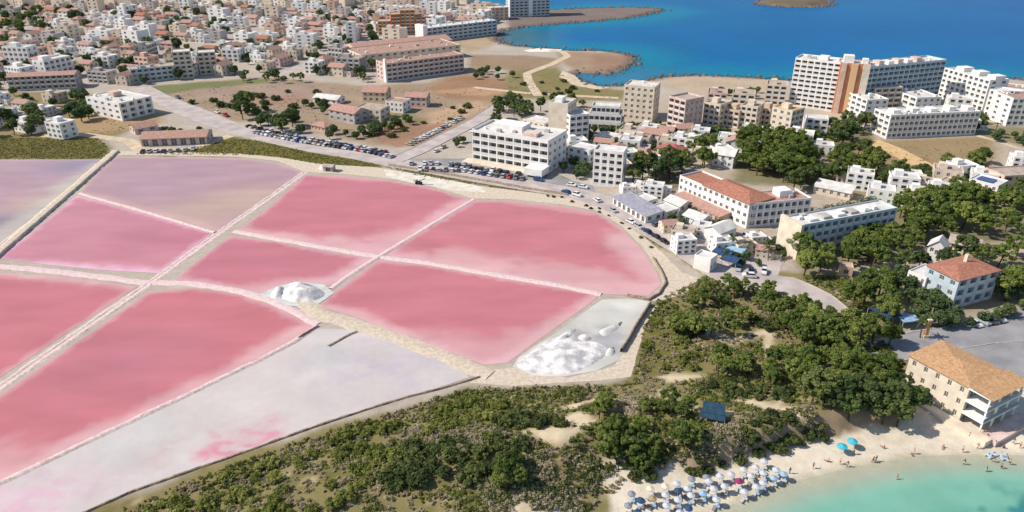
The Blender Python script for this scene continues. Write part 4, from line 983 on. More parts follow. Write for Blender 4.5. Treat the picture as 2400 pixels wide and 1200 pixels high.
M_court = mat('court_green', C(132, 172, 128), .9, C(118, 156, 116), .3); M_lawn = mat('court_lime', C(176, 192, 124), .9, C(160, 176, 112), .3)
cc = parea([(2052, 486), (2098, 468), (2134, 472), (2095, 494)], M_court, .09, 'green sports court at the end of the pale building', 'sports_court')
parea([(2010, 512), (2058, 490), (2092, 498), (2050, 522)], M_lawn, .09, 'lime green court beside the pale building', 'sports_court')
parea([(1225, 118), (1240, 122), (1310, 121), (1318, 116), (1262, 113)], mat('white_sand', C(226, 220, 206), .95), .05, 'strip of white sand on the far bay', 'beach')
parea([(1345, 176), (1362, 190), (1400, 202), (1430, 205), (1400, 210), (1345, 200), (1310, 180), (1318, 166)], M_track, .05, 'curved sandy beach in the small bay', 'beach')

def foot_px(px):
    q = P0(px)
    if sum(q[i][0] * q[(i + 1) % 4][1] - q[(i + 1) % 4][0] * q[i][1] for i in range(4)) < 0: q = q[::-1]
    FOOT.append(q)
foot_px([(2040, 500), (2094, 464), (2140, 470), (2100, 512)]); foot_px([(2000, 530), (2050, 492), (2096, 498), (2056, 545)])
def heap(label, px, h, dz=0.05, seed=5, p=1.0, step=1.0, m=None):
    out = resample(rounded(P0(px)), 1.5, True, .3, seed); pts = [Vector(q) for q in out]; n = len(pts)
    xs = [q[0] for q in out]; ys = [q[1] for q in out]
    a, b_ = np.meshgrid(np.arange(min(xs), max(xs), step), np.arange(min(ys), max(ys), step)); a = a.ravel() + rng.random(a.size) * .4; b_ = b_.ravel() + rng.random(b_.size) * .4
    k = sdist(a, b_, out) > .4; pts += [Vector(q) for q in zip(a[k], b_[k])]
    r_ = delaunay_2d_cdt(pts, [(i, (i + 1) % n) for i in range(n)], [], 1, 1e-4)
    v = np.array([(q.x, q.y) for q in r_[0]]); f = np.array([t for t in r_[2] if len(t) == 3])
    d = np.maximum(sdist(v[:, 0], v[:, 1], out), 0); dm = d.max()
    z = dz + h * (d / dm) ** p * (.55 + .9 * fbm(v[:, 0] * .6 + v[:, 1] * .4, v[:, 1], 3.0, 4, seed)) + (d > .3) * rng.random(len(d)) * .22
    c0 = v.mean(0)
    o = link('salt_heap', np_mesh('salt_heap', np.column_stack([v - c0, z]), f, m or M_heap), None, (c0[0], c0[1], 0))
    return tag(o, label, 'salt heap', 'heaps of harvested salt')
M_heap = mat('salt_heap', C(232, 226, 220), .85, C(178, 174, 176), .32, 8, .2, .5, 1.5, contrast=(.42, .62))
M_apron = mat('salt_apron', C(206, 208, 204), .85, C(190, 184, 180), .4, 6)
tag(sheet('salt_apron', P0([(600, 694), (650, 672), (700, 660), (760, 668), (784, 688), (750, 712), (720, 722), (660, 714)]), .11, M_apron, 2.5, rough=.4, seed=17), 'grey white apron under the central salt heap', kind='structure')
heap('tall white salt heap at the middle of the pans', [(655, 700), (665, 672), (700, 662), (740, 672), (768, 690), (735, 708), (690, 710)], 2.8, .1, 5, .8, .8)
heap('small low salt heap on the left flank of the tall one', [(630, 700), (640, 680), (668, 670), (672, 700)], 1.5, .1, 6)
heap('broad rough white salt heap at the lower corner of the salt yard', [(1206, 858), (1230, 836), (1285, 796), (1322, 786), (1352, 800), (1396, 800), (1424, 814), (1416, 838), (1370, 866), (1316, 880), (1250, 876)], 1.0, .06, 7, .8, .7)
heap('low salt heap on the yard above the broad one', [(1352, 790), (1375, 784), (1390, 796), (1366, 802)], .9, .06, 10, .8)
heap('thin streak of loose salt behind the broad heap', [(1300, 796), (1330, 776), (1352, 770), (1340, 786), (1312, 806)], .8, .06, 12, .8)
heap('low grey salt ridge near the stone wall', [(1400, 776), (1440, 760), (1462, 752), (1450, 772), (1412, 792)], .6, .06, 13, .8, m=M_apron)
heap('small scattered salt heap at the right of the yard', [(1416, 836), (1424, 816), (1440, 812), (1440, 832)], .7, .06, 14, .8, m=M_apron)
heap('small white salt heap by the pump hut', [(745, 398), (752, 390), (765, 392), (768, 400)], 1.6, .08, 11)

def stone_wall(label, px, h=.9, t=.6, name='stone_wall', drape=False):
    V, Fq = strip_mesh(P0(px), [(t / 2 + .1, -.1), (t / 2, h), (-t / 2, h), (-t / 2 - .1, -.1)], 1.5, .15, 31, drape, .05, .12)
    return tag(link(name, np_mesh(name, V, Fq, M_stonewall)), label, 'wall', 'dry stone walls round the ponds')
stone_wall('dark stone wall along the right side of the salt yard', [(1524, 714), (1500, 752), (1478, 790), (1456, 826)], 1.2)
stone_wall('curved dark stone kerb round the end of the right pond', [(1470, 694), (1520, 704), (1545, 690), (1560, 664), (1552, 640), (1530, 606)], .7)
stone_wall('low dark stone edge between white flat and scrub', [(1125, 884), (1060, 904), (960, 930), (860, 960), (700, 1014), (500, 1086), (300, 1156), (190, 1206)], .3, .4)
stone_wall('short dark stone wall at the top corner of the white flat', [(745, 766), (722, 780), (700, 794)], .6, .4)
stone_wall('low stone wall on top of the bank behind the olive strip', [(910, 388), (1000, 402), (1130, 424), (1240, 444), (1330, 458)], .8)
def free(x, y):
    """true where no footprint lies"""
    Q = np.array(FOOT); E2 = np.roll(Q, -1, 1) - Q; ok = np.ones(len(x), bool)
    for a in range(0, len(x), 4000):
        px_ = x[a:a + 4000, None, None] - Q[None, :, :, 0]; py_ = y[a:a + 4000, None, None] - Q[None, :, :, 1]
        ok[a:a + 4000] = ~np.any(np.all(E2[None, :, :, 0] * py_ - E2[None, :, :, 1] * px_ > 0, axis=2), axis=1)
    return ok
REG = []          # (object, look, place, category, group): labels get their ordinal at the end
# ================================================================== the town
town_px = [(-220, -25), (1070, -25), (1130, 10), (1180, 20), (1185, 52), (1010, 100), (880, 108), (835, 115), (828, 165), (760, 190), (640, 182), (520, 178), (430, 184), (310, 200), (190, 212), (0, 216), (-220, 216)]
tw = P0(town_px)
WALLS = {'white': M_white, 'cream': M_cream, 'peach': M_peach, 'pinkish': M_pinkw, 'grey': M_grey, 'beige': M_beige}
HP = []; HPF = []
def house_proto(wn, w, d, fl, roof, rm, rn, fr, ann=False, HP=None, far=False):
    o = empty('town_house', (0, 0, 0)); A_, B_ = (-w / 2, -d / 2), (w / 2, -d / 2)
    v = vol(o, A_, B_, d, fl, 3.0, WALLS[wn], front=fr, left=('win', 1 if far else 2, .3), right=('none',) if far else ('win', 2, .35), back=('none',), roof=roof, rm=rm, pitch=.4, par=.7)
    if roof == 'flat': box_on(v, 'stair_head', w * .15, d * .4, w * .45, d * .8, v['zt'] + .03, v['zt'] + 2.4, WALLS[wn])
    if ann:
        vol(o, (w / 2 + .05, -d / 2 + 1), (w / 2 + 5, -d / 2 + 1), d * .6, 1, 3.0, WALLS[wn], front=('win', 2, .3), left=('none',), right=('none',), roof='flat', rm=M_flat_r, par=.6)
    HP.append((o, '%s %s' % (wn, rn), w + (5 if ann else 0), d))
for wn, w, d, fl, roof, rm, rn, fr, ann in (
    ('white', 11, 9, 2, 'flat', M_flat_w, 'flat roofed house', ('win', 3, .35), True), ('cream', 12, 10, 2, 'flat', M_flat, 'flat roofed house', ('win', 3, .35), False),
    ('white', 13, 10, 3, 'flat', M_flat_w, 'three storey house', ('balc', 3, .6), False), ('peach', 12, 10, 3, 'flat', M_flat_r, 'three storey house', ('balc', 3, .6), False),
    ('cream', 11, 9, 2, 'gable', M_pink_t, 'house with pink tiled roof', ('win', 3, .35), True), ('white', 12, 9, 2, 'gable', M_pink_t, 'house with tiled gable roof', ('win', 3, .35), False),
    ('pinkish', 12, 9, 2, 'hip', M_pink_t, 'house with hipped roof', ('win', 3, .35), False), ('beige', 10, 9, 2, 'gable', M_terra, 'house with terracotta roof', ('win', 2, .3), True),
    ('grey', 16, 11, 3, 'flat', M_flat, 'apartment house', ('balc', 4, .65), False), ('white', 18, 11, 4, 'flat', M_flat_w, 'four storey apartment house', ('balc', 5, .65), False),
    ('cream', 15, 11, 4, 'flat', M_flat_r, 'four storey apartment house', ('balc', 4, .65), False), ('pinkish', 13, 10, 2, 'gable', M_pink_t, 'house with pink tiled roof', ('win', 3, .35), True)):
    house_proto(wn, w, d, fl, roof, rm, rn, fr, ann, HP); house_proto(wn, w, d, fl, roof, rm, rn, ('win', 2, .4), ann, HPF, True)
TOWN_ANG = R(-17)
ca, sa = math.cos(TOWN_ANG), math.sin(TOWN_ANG)
ii, jj = [a.ravel() for a in np.meshgrid(np.arange(-60, 60), np.arange(-30, 70))]
k_ = ii % 6 != 5; ii, jj = ii[k_], jj[k_]                     # every sixth column is a street
u_ = ii * 20.0 + rng.normal(size=len(ii)) * 2.4; w_ = jj * 21.5 + np.where(jj % 2, 6, 0) + rng.normal(size=len(ii)) * 2.0
xs_, ys_ = u_ * ca - w_ * sa - 150, u_ * sa + w_ * ca + 500
k_ = inside(xs_, ys_, tw) & (sdist(xs_, ys_, coast) > 14); xs_, ys_ = xs_[k_], ys_[k_]; k_ = free(xs_, ys_)
spots = [(x, y) + project(x, y, 4) for x, y in zip(xs_[k_], ys_[k_])]
spots = [s for s in spots if -60 < s[2] < 1250 and s[3] > -25]
spots.sort(key=lambda s: s[1])
spots = [s for s in spots if rng.random() < .93]
tint = []
TREES_T = []
def town_place(px_, py_):
    row = 'nearest' if py_ > 135 else 'middle' if py_ > 62 else 'farthest'
    side = 'left' if px_ < 380 else 'centre' if px_ < 760 else 'right'
    return 'in %s rows of the town %s' % (row, side)
NT = 0
far_town = []
for x, y, px_, py_ in spots:
    k = int(rng.choice(12, p=np.array([.17, .13, .10, .07, .08, .06, .08, .04, .08, .06, .05, .08]) / 1.0))
    if px_ < 420 and rng.random() < .3: k = int(rng.choice([4, 5, 6, 7, 11, 0, 1]))
    o, look, w, d = (HP if py_ > 105 else HPF)[k]
    rz = TOWN_ANG + (R(90) if rng.random() < .25 else 0) + rng.normal() * .10
    if NT < 298:
        c = copy_tree(o, (x, y, 0), rz, (.78 + .38 * rng.random(), .8 + .32 * rng.random(), .8 + .4 * rng.random()))
        REG.append((c, look, town_place(px_, py_), 'house', 'houses ' + town_place(px_, py_))); NT += 1
    else: far_town.append((k, x, y, rz))
if far_town:
    m = MB()
    for k, x, y, rz in far_town:
        w, d = HP[k][2], HP[k][3]; h = 6 + 3 * (k % 3); n = len(m.v); m.box(-w / 2, -d / 2, 0, w / 2, d / 2, h, 0, False); m.box(-w / 5, -d / 5, h, w / 6, d / 4, h + 2, 0, False)
        c_, s_ = math.cos(rz), math.sin(rz); m.v[n:] = [(x + a * c_ - b * s_, y + a * s_ + b * c_, z) for a, b, z in m.v[n:]]
    tag(m.build('distant_town', M_cream), 'farthest houses of the town merging at the top', kind='stuff')
print('town houses', NT, 'far', len(far_town))
def infill(pts, place, s0=.75):
    for p in pts:
        k = int(rng.choice([0, 0, 2, 1, 0, 4, 5, 2])); o, look, w, d = HP[k]; g = G0(*p); s = s0 + .2 * rng.random()
        if not free(np.array([g[0]]), np.array([g[1]]))[0]: continue
        c = copy_tree(o, (g[0], g[1], 0), R(float(rng.choice([-25, -18, 12, 70]))), (s, s, s)); foot((g[0] - 5, g[1] - 4), (g[0] + 5, g[1] - 4), 8, 0)
        c.name = 'small_house'; REG.append((c, look, place, 'house', 'houses ' + place))
infill([(1400, 376), (1445, 368), (1476, 352), (1504, 340), (1536, 334), (1566, 352), (1600, 356), (1628, 342), (1480, 328), (1520, 318), (1350, 352), (1310, 362)], 'between the white hotels')
infill([(1600, 318), (1640, 326), (1700, 342), (1690, 370), (1720, 352), (1560, 322)], 'below the beige apartment row')
infill([(2130, 428), (2166, 448), (2215, 424), (2300, 432), (2150, 474), (2382, 424), (2336, 420), (2248, 412), (2390, 400)], 'at the right below the sand track')
infill([(60, 258), (16, 280), (104, 304), (2, 240), (132, 238), (66, 306), (-20, 300), (150, 320), (110, 270)], 'in the gardens at the left edge')
infill([(1296, 392), (1420, 400), (1465, 388), (1505, 366), (1450, 405), (1548, 395), (1590, 376), (1640, 372), (1330, 330), (1415, 350)], 'around the narrow white apartments')
infill([(2060, 470), (2110, 452), (2010, 440), (2280, 470), (2200, 465), (1985, 425)], 'behind the dark hedge')
infill([(1870, 350), (1925, 362), (1760, 336), (1900, 300)], 'under the beige corner block')
infill([(1566, 540), (1600, 560), (1700, 566), (1740, 590), (1790, 600), (1530, 462), (1470, 452), (1690, 588), (1500, 448), (1556, 456), (1600, 588), (1640, 548), (1770, 570)], 'on the paved ground by the pond road', .5)
infill([(2020, 250), (2240, 262), (2270, 300), (1990, 290)], 'between the white rows at the right')
bpy.data.batch_remove([q for o, *_ in HP + HPF for ch, gs in ([(o, [])] + KIDS.get(o.name, [(c, list(c.children)) for c in o.children])) for q in [ch] + gs])
# streets in the empty columns
wl = np.arange(-640, 1500, 6.0)
for i in range(-60, 60):
    if i % 6 != 5: continue
    x_ = i * 20.0 * ca - wl * sa - 150; y_ = i * 20.0 * sa + wl * ca + 500
    k_ = inside(x_, y_, tw) & (sdist(x_, y_, coast) > 12)
    if k_.sum() < 6: continue
    V, Fq = strip_mesh(list(zip(x_[k_], y_[k_])), [(3.6, 0), (0, .02), (-3.6, 0)], 6, 0, 3, False, .03, 0)
    tag(link('street', np_mesh('street', V, Fq, M_road)), 'pale street between the houses of the town', kind='structure')
# ================================================================== plants
def leaf_mat(name, c1, c2, c3, tr=.25):
    m = bpy.data.materials.new(name); m.use_nodes = True; nt = m.node_tree
    b = nt.nodes['Principled BSDF']; b.inputs['Roughness'].default_value = .75; b.inputs['Specular IOR Level'].default_value = .15
    at = nt.nodes.new('ShaderNodeAttribute'); at.attribute_name = 'Tone'
    oi = nt.nodes.new('ShaderNodeObjectInfo')
    ad = nt.nodes.new('ShaderNodeMath'); ad.operation = 'MULTIPLY_ADD'; ad.inputs[1].default_value = .55
    nt.links.new(at.outputs['Fac'], ad.inputs[0])
    ml = nt.nodes.new('ShaderNodeMath'); ml.operation = 'MULTIPLY'; ml.inputs[1].default_value = .45
    nt.links.new(oi.outputs['Random'], ml.inputs[0]); nt.links.new(ml.outputs[0], ad.inputs[2])
    rp = nt.nodes.new('ShaderNodeValToRGB'); e = rp.color_ramp.elements
    e[0].position = .1; e[0].color = c1; e[1].position = .9; e[1].color = c3; k = e.new(.5); k.color = c2
    nt.links.new(ad.outputs[0], rp.inputs[0]); nt.links.new(rp.outputs[0], b.inputs['Base Color'])
    t_ = nt.nodes.new('ShaderNodeBsdfTranslucent'); nt.links.new(rp.outputs[0], t_.inputs['Color'])
    mx = nt.nodes.new('ShaderNodeMixShader'); mx.inputs[0].default_value = tr
    nt.links.new(b.outputs[0], mx.inputs[1]); nt.links.new(t_.outputs[0], mx.inputs[2])
    nt.links.new(mx.outputs[0], nt.nodes['Material Output'].inputs['Surface'])
    return m
M_pine = leaf_mat('pine_needles', C(82, 100, 52), C(116, 132, 66), C(164, 170, 92), .45)
M_dpine = leaf_mat('dark_pine_needles', C(70, 88, 56), C(104, 120, 70), C(142, 150, 86), .45)
M_town_leaf = leaf_mat('garden_leaves', C(66, 86, 58), C(94, 112, 72), C(126, 138, 88), .38)
M_scrub = leaf_mat('scrub_leaves', C(98, 108, 52), C(130, 136, 68), C(172, 170, 98), .42)
M_heath = leaf_mat('heath_twigs', C(150, 138, 116), C(178, 164, 136), C(204, 190, 162), .4)
M_dscrub = leaf_mat('dark_scrub_leaves', C(62, 74, 48), C(88, 100, 56), C(124, 130, 74), .4)
M_bark = mat('bark', C(96, 80, 66), .95, C(72, 58, 48), 2.0, bump=.4)

def leaves(centres, radii, n, size, r_, flat=.7, up=.35):
    """leaf faces through clumps: arrays of quads and a tone per vertex"""
    centres = np.asarray(centres, float); radii = np.asarray(radii, float); k = len(centres)
    idx = np.repeat(np.arange(k), n); N = len(idx)
    d = r_.normal(size=(N, 3)); d /= np.linalg.norm(d, axis=1)[:, None]
    rad = radii[idx] * (.55 + .5 * r_.random(N) ** .6)
    p = centres[idx] + d * rad[:, None] * np.array([1, 1, flat])
    nr = d + r_.normal(size=(N, 3)) * .45 + np.array([0, 0, up]); nr /= np.linalg.norm(nr, axis=1)[:, None]
    u = np.cross(nr, r_.normal(size=(N, 3))); u /= np.linalg.norm(u, axis=1)[:, None] + 1e-9
    w = np.cross(nr, u); s = size * (.6 + .8 * r_.random(N))[:, None]
    V = np.stack([p - u * s * .5 - w * s * .3, p + u * s * .5 - w * s * .4, p + u * s * .35 + w * s * .45, p - u * s * .45 + w * s * .35], 1).reshape(-1, 3)
    tone = np.repeat(np.clip(r_.random(k)[idx] * .6 + r_.random(N) * .4, 0, 1), 4)
    return V, np.arange(N * 4).reshape(N, 4), tone
def limb_mesh(segs, name, m_):
    m = MB()
    for a, b, r0, r1 in segs: m.tube(a, b, r0, r1, 6)
    return m.mesh(name, m_, True)
def tree_proto(kind, seed):
    r_ = np.random.default_rng(seed)
    segs = []
    if kind == 'pine':
        H_ = 6.5 + r_.random() * 2; cr_ = 3.1 + r_.random() * .9
        lean = r_.normal(size=2) * .35
        ex = .75 + .5 * r_.random(); top = np.array([lean[0], lean[1], H_ * .55]); segs.append(((0, 0, -.3), tuple(top), .26, .18))
        cs, rs = [], []
        for _ in range(26):
            a = r_.random() * 6.283; q = cr_ * r_.random() ** .5
            z = H_ * (.95 - .28 * (q / cr_) ** 2) + r_.normal() * .35
            cs.append((top[0] + q * math.cos(a) * ex, top[1] + q * math.sin(a) / ex, z + r_.normal() * .3)); rs.append(.5 + r_.random() * .6)
        for _ in range(9):
            a = r_.random() * 6.283; q = cr_ * (.45 + .4 * r_.random())
            cs.append((top[0] + q * math.cos(a), top[1] + q * math.sin(a), H_ * (.5 + .15 * r_.random()))); rs.append(.6 + r_.random() * .4)
        for i in range(0, 26, 4): segs.append((tuple(top * .8), tuple(np.array(cs[i]) - (0, 0, .3)), .11, .04))
        V, F_, t = leaves(cs, rs, 70, .42, r_, .7, .5)
    elif kind == 'round':
        H_ = 4.5 + r_.random() * 1.5; segs.append(((0, 0, -.2), (0, 0, H_ * .5), .2, .13))
        cs, rs = [], []
        for _ in range(20):
            d = r_.normal(size=3); d /= np.linalg.norm(d); cs.append((d[0] * 1.5, d[1] * 1.5, H_ * .62 + d[2] * 1.3)); rs.append(.75 + r_.random() * .4)
        for i in range(0, 20, 5): segs.append(((0, 0, H_ * .4), cs[i], .09, .03))
        V, F_, t = leaves(cs, rs, 50, .5, r_, .85, .4)
    elif kind == 'shrub':
        cs, rs = [], []
        for _ in range(15):
            a = r_.random() * 6.283; q = 1.25 * r_.random() ** .5; cs.append((q * math.cos(a), q * math.sin(a), .55 + .75 * r_.random() * (1.2 - q / 1.6))); rs.append(.42 + r_.random() * .3)
        segs.append(((0, 0, -.2), (.1, .05, .7), .1, .05))
        for i in range(0, 15, 5): segs.append(((0, 0, .1), cs[i], .06, .02))
        V, F_, t = leaves(cs, rs, 44, .30, r_, .8, .5)
    elif kind == 'cypress':
        cs, rs = [], []
        for i in range(16): z = .8 + i * .5; cs.append((r_.normal() * .12, r_.normal() * .12, z)); rs.append(.75 * (1 - (z / 10) ** 2) + .12)
        segs.append(((0, 0, -.2), (0, 0, 6), .14, .05)); V, F_, t = leaves(cs, rs, 55, .3, r_, 1.0, .2)
    return limb_mesh(segs, 'trunk', M_bark), (V, F_, t)
PROTO = {}
def proto(key, kind, name, m_, n, seed0):
    out = []
    for i in range(n):
        tr, (V, F_, t) = tree_proto(kind, seed0 + i)
        cm = np_mesh('crown', V, F_, m_, attrs={'Tone': ('FLOAT', t)})
        out.append((tr, cm))
    PROTO[key] = (name, out)
proto('pine', 'pine', 'pine_tree', M_pine, 6, 100); proto('dpine', 'pine', 'pine_tree', M_dpine, 4, 120); proto('round', 'round', 'garden_tree', M_town_leaf, 5, 140); proto('street', 'round', 'street_tree', M_town_leaf, 5, 240); proto('low', 'pine', 'dwarf_pine', M_pine, 4, 260)
proto('shrub', 'shrub', 'shrub', M_scrub, 5, 160); proto('dshrub', 'shrub', 'shrub', M_dscrub, 5, 180); proto('cyp', 'cypress', 'cypress_tree', M_dpine, 2, 200); proto('heath', 'shrub', 'shrub', M_heath, 3, 220)
def plant(key, x, y, z, s, look, place, cat='tree', group=None, sz=1.0):
    name, ps = PROTO[key]; tr, cm = ps[int(rng.integers(len(ps)))]
    o = empty(name, (x, y, z), rng.random() * 6.283); o.scale = (s, s, s * sz)
    link('trunk', tr, o); link('crown', cm, o)
    REG.append((o, look, place, cat, group or look + 's ' + place)); return o
main_line = P0(main_px)
SANDY = [P0(p) for p in ([(1225, 1030), (1300, 1018), (1365, 1028), (1345, 1060), (1300, 1095), (1280, 1080)], [(1200, 1190), (1270, 1172), (1340, 1168), (1380, 1180), (1300, 1240), (1180, 1240)], [(1290, 1005), (1340, 980), (1390, 985), (1405, 1015), (1350, 1022)],
         [(1715, 955), (1760, 952), (1830, 972), (1890, 1000), (1880, 1015), (1750, 975)], [(1580, 965), (1610, 945), (1720, 1000), (1640, 1005)], [(1530, 878), (1650, 870), (1655, 888), (1560, 900)], [(1785, 772), (1812, 770), (1815, 842), (1790, 842)], [(1635, 768), (1790, 770), (1785, 787), (1640, 787)], [(1295, 968), (1360, 945), (1410, 930), (1400, 948), (1345, 972)])]
def scatter(px, n, mind, drape=True, avoid_road=6.5, check=True):
    poly = P0(px); xs = [p[0] for p in poly]; ys = [p[1] for p in poly]
    x = min(xs) + rng.random(n * 14) * (max(xs) - min(xs)); y = min(ys) + rng.random(n * 14) * (max(ys) - min(ys))
    k = inside(x, y, poly)
    if check: k &= free(x, y)
    if np.mean(ys) < 215:
        k &= fbm(x, y, 9, 3, 61) > .38
        for p in SANDY: k &= ~inside(x, y, p)
    if avoid_road: k &= dist_line(x, y, main_line) > avoid_road
    x, y = x[k], y[k]; out = []
    for a, b in zip(x, y):
        if all((a - c) ** 2 + (b - d) ** 2 > mind * mind for c, d in out): out.append((a, b))
        if len(out) >= n: break
    if not out: return []
    q = np.array(out); z = Zv(q[:, 0], q[:, 1]) if drape else np.zeros(len(q))
    return [(a, b, c) for (a, b), c in zip(out, z)]
def grove(px, n, key, look, place, smin=.8, smax=1.2, mind=3.0, cat='tree', sz=1.0, k=.5, **kw):
    if key in ('pine', 'dpine', 'low'): n = math.ceil(n * k); mind *= 1.4; smin *= 1.2; smax *= 1.22
    elif cat == 'bush': n = math.ceil(n * .6); mind *= 1.2; smin *= 1.08; smax *= 1.12
    for x, y, z in scatter(px, n, mind, **kw): plant(key, x, y, z, smin + rng.random() * (smax - smin), look, place, cat, sz=sz)
P_, DP = 'olive green pine', 'dark green pine'
grove([(1872, 650), (1880, 612), (1990, 590), (2080, 570), (2120, 600), (2080, 640), (1990, 640)], 26, 'pine', P_, 'below the long pale building', .75, 1.05, 3.4)
grove([(2110, 560), (2100, 500), (2190, 478), (2270, 490), (2260, 560), (2200, 575), (2140, 590)], 34, 'pine', P_, 'in the dense belt right of the pale building', .8, 1.15, 3.4)
grove([(2260, 490), (2420, 470), (2430, 540), (2330, 560), (2270, 560)], 26, 'pine', P_, 'in the belt at the right edge', .8, 1.1, 3.4)
grove([(2110, 470), (2180, 462), (2420, 455), (2420, 475), (2180, 485)], 10, 'dpine', DP, 'at the back of the right belt', .7, 1.0, 3.2)
grove([(1730, 400), (1740, 350), (1870, 345), (1910, 385), (1900, 425), (1800, 430)], 36, 'pine', P_, 'in the big group left of the sand track', 1.0, 1.35, 3.2, k=.75)
grove([(1770, 430), (1900, 420), (1960, 440), (1900, 452), (1800, 445)], 9, 'dpine', DP, 'at the front of the big group', .7, 1.0, 3.0)
grove([(1476, 440), (1490, 400), (1560, 390), (1580, 420), (1560, 450)], 16, 'dpine', DP, 'between the narrow white house and the terracotta hotel', .9, 1.25, 3.2)
grove([(1580, 392), (1640, 350), (1665, 365), (1650, 410), (1590, 412)], 12, 'pine', P_, 'behind the left end of the terracotta hotel', .8, 1.1, 3.0)
grove([(1900, 425), (1960, 395), (2040, 385), (2120, 425), (2130, 445), (2010, 455)], 28, 'pine', P_, 'beside the lower end of the sand track', .7, 1.1, 3.2)
grove([(1930, 335), (1950, 300), (2030, 300), (2040, 345), (1960, 358)], 18, 'dpine', DP, 'left of the courtyard apartments', .8, 1.15, 3.2)
grove([(1870, 375), (2030, 355), (2040, 372), (1900, 390)], 12, 'dpine', DP, 'in the shady row under the corner block', .5, .8, 2.5)
grove([(1580, 800), (1590, 735), (1650, 685), (1760, 680), (1850, 705), (1940, 760), (1900, 780), (1780, 765), (1700, 795)], 60, 'pine', P_, 'in the thicket between ponds and light track', .42, .72, 2.4)
grove([(1600, 790), (1640, 740), (1720, 720), (1850, 740), (1840, 770), (1700, 790)], 14, 'dshrub', 'dark bush', 'in the thicket between ponds and light track', .9, 1.4, 2.4, 'bush')
grove([(1840, 812), (1850, 776), (1960, 776), (2085, 798), (2080, 825), (1960, 834)], 30, 'pine', P_, 'in the clump left of the grey road', .6, .95, 2.6)
grove([(1670, 880), (1700, 830), (1800, 850), (1900, 835), (1990, 845), (2110, 880), (2120, 930), (2000, 950), (1850, 930), (1740, 910)], 60, 'pine', P_, 'in the wood left of the beach house', .42, .75, 2.6)
grove([(1850, 935), (2000, 955), (2120, 930), (2160, 985), (2090, 1012), (1960, 1004), (1890, 985)], 36, 'dpine', DP, 'along the foot of the wood above the beach', .5, .8, 2.5)
grove([(1960, 745), (2000, 690), (2080, 690), (2100, 740), (2050, 770)], 9, 'pine', P_, 'left of the stepped pink house', .8, 1.1, 3.6)
grove([(2110, 740), (2220, 750), (2260, 760), (2200, 775), (2120, 765)], 9, 'round', 'garden tree', 'below the stepped pink house', .7, 1.0, 2.6)
grove([(2240, 770), (2330, 740), (2400, 720), (2420, 730), (2300, 765)], 9, 'round', 'garden tree', 'in front of the shaded villa', .6, .9, 2.6)
grove([(2330, 660), (2340, 600), (2420, 580), (2430, 680), (2350, 710)], 16, 'pine', P_, 'right of the shaded villa', .8, 1.2, 3.2)
grove([(2060, 690), (2120, 640), (2300, 640), (2420, 600), (2420, 700), (2340, 720), (2200, 740)], 22, 'round', 'garden tree', 'around the shaded villa', .8, 1.2, 3.0)
grove([(2100, 640), (2160, 620), (2300, 610), (2330, 640), (2230, 660)], 10, 'dpine', DP, 'behind the shaded villa', .7, 1.0, 3.0)
grove([(1142, 300), (1160, 262), (1230, 262), (1280, 300), (1200, 308)], 18, 'dpine', DP, 'behind the white four storey hotel', .8, 1.1, 3.2)
grove([(1170, 260), (1200, 238), (1320, 236), (1400, 242), (1370, 258), (1240, 262)], 18, 'dpine', DP, 'along the track behind the bay', .5, .8, 3.0)
grove([(1455, 312), (1540, 305), (1560, 318), (1470, 325)], 9, 'round', 'garden tree', 'in front of the beige six storey block', .9, 1.2, 2.8)
grove([(1610, 330), (1700, 312), (1760, 325), (1660, 345)], 12, 'round', 'garden tree', 'below the beige apartment row', .8, 1.2, 2.8)
grove([(1600, 225), (1800, 215), (1830, 232), (1650, 240)], 7, 'round', 'garden tree', 'on the bare shore behind the beige row', .8, 1.3, 4)
grove([(2205, 272), (2290, 268), (2320, 300), (2290, 315), (2240, 300)], 12, 'round', 'garden tree', 'between the white rows at the right', .8, 1.1, 2.8)
grove([(2300, 320), (2420, 305), (2420, 345), (2320, 335)], 9, 'round', 'garden tree', 'at the right edge below the white blocks', .7, 1.0, 2.8)
grove([(2200, 395), (2300, 378), (2330, 400), (2240, 415)], 8, 'pine', P_, 'on the slope right of the sand track', .7, 1.0, 3.0)
grove([(2120, 400), (2240, 385), (2380, 380), (2400, 400), (2300, 425), (2180, 425)], 9, 'dshrub', 'dark bush', 'on the slope right of the sand track', .8, 1.5, 3.0, 'bush')
grove([(1310, 420), (1320, 395), (1380, 395), (1390, 425)], 8, 'round', 'garden tree', 'right of the four storey hotel', .8, 1.1, 2.6)
grove([(1700, 570), (1830, 575), (1830, 600), (1700, 620)], 12, 'round', 'garden tree', 'on the forecourt left of the pale building', .5, .75, 2.6)
grove([(1600, 480), (1700, 540), (1690, 560), (1590, 500)], 7, 'round', 'garden tree', 'along the front of the terracotta hotel', .5, .7, 2.6)
grove([(155, 300), (165, 240), (205, 230), (215, 300)], 10, 'round', 'green tree', 'left of the white three storey block', 1.2, 1.7, 3.6)
grove([(-40, 325), (10, 255), (60, 270), (120, 300), (90, 330)], 15, 'dpine', DP, 'in the garden at the left edge', .8, 1.2, 3.4)
grove([(540, 285), (560, 255), (610, 255), (620, 285)], 5, 'dpine', DP, 'in the dark clump on the brown field', 1.0, 1.4, 3.2)
grove([(630, 300), (680, 285), (700, 310), (650, 318)], 5, 'dpine', DP, 'beside the long car park', .8, 1.1, 3.0)
grove([(740, 320), (880, 300), (930, 285), (980, 280), (960, 300), (860, 325), (770, 332)], 18, 'round', 'garden tree', 'below the field houses', .7, 1.1, 3.0)
grove([(830, 195), (840, 165), (890, 165), (905, 195)], 10, 'dpine', DP, 'left of the long bay hotel', .7, 1.0, 3.0)
grove([(1090, 185), (1140, 165), (1230, 185), (1210, 195)], 9, 'round', 'garden tree', 'right of the long bay hotel', .7, 1.0, 4)
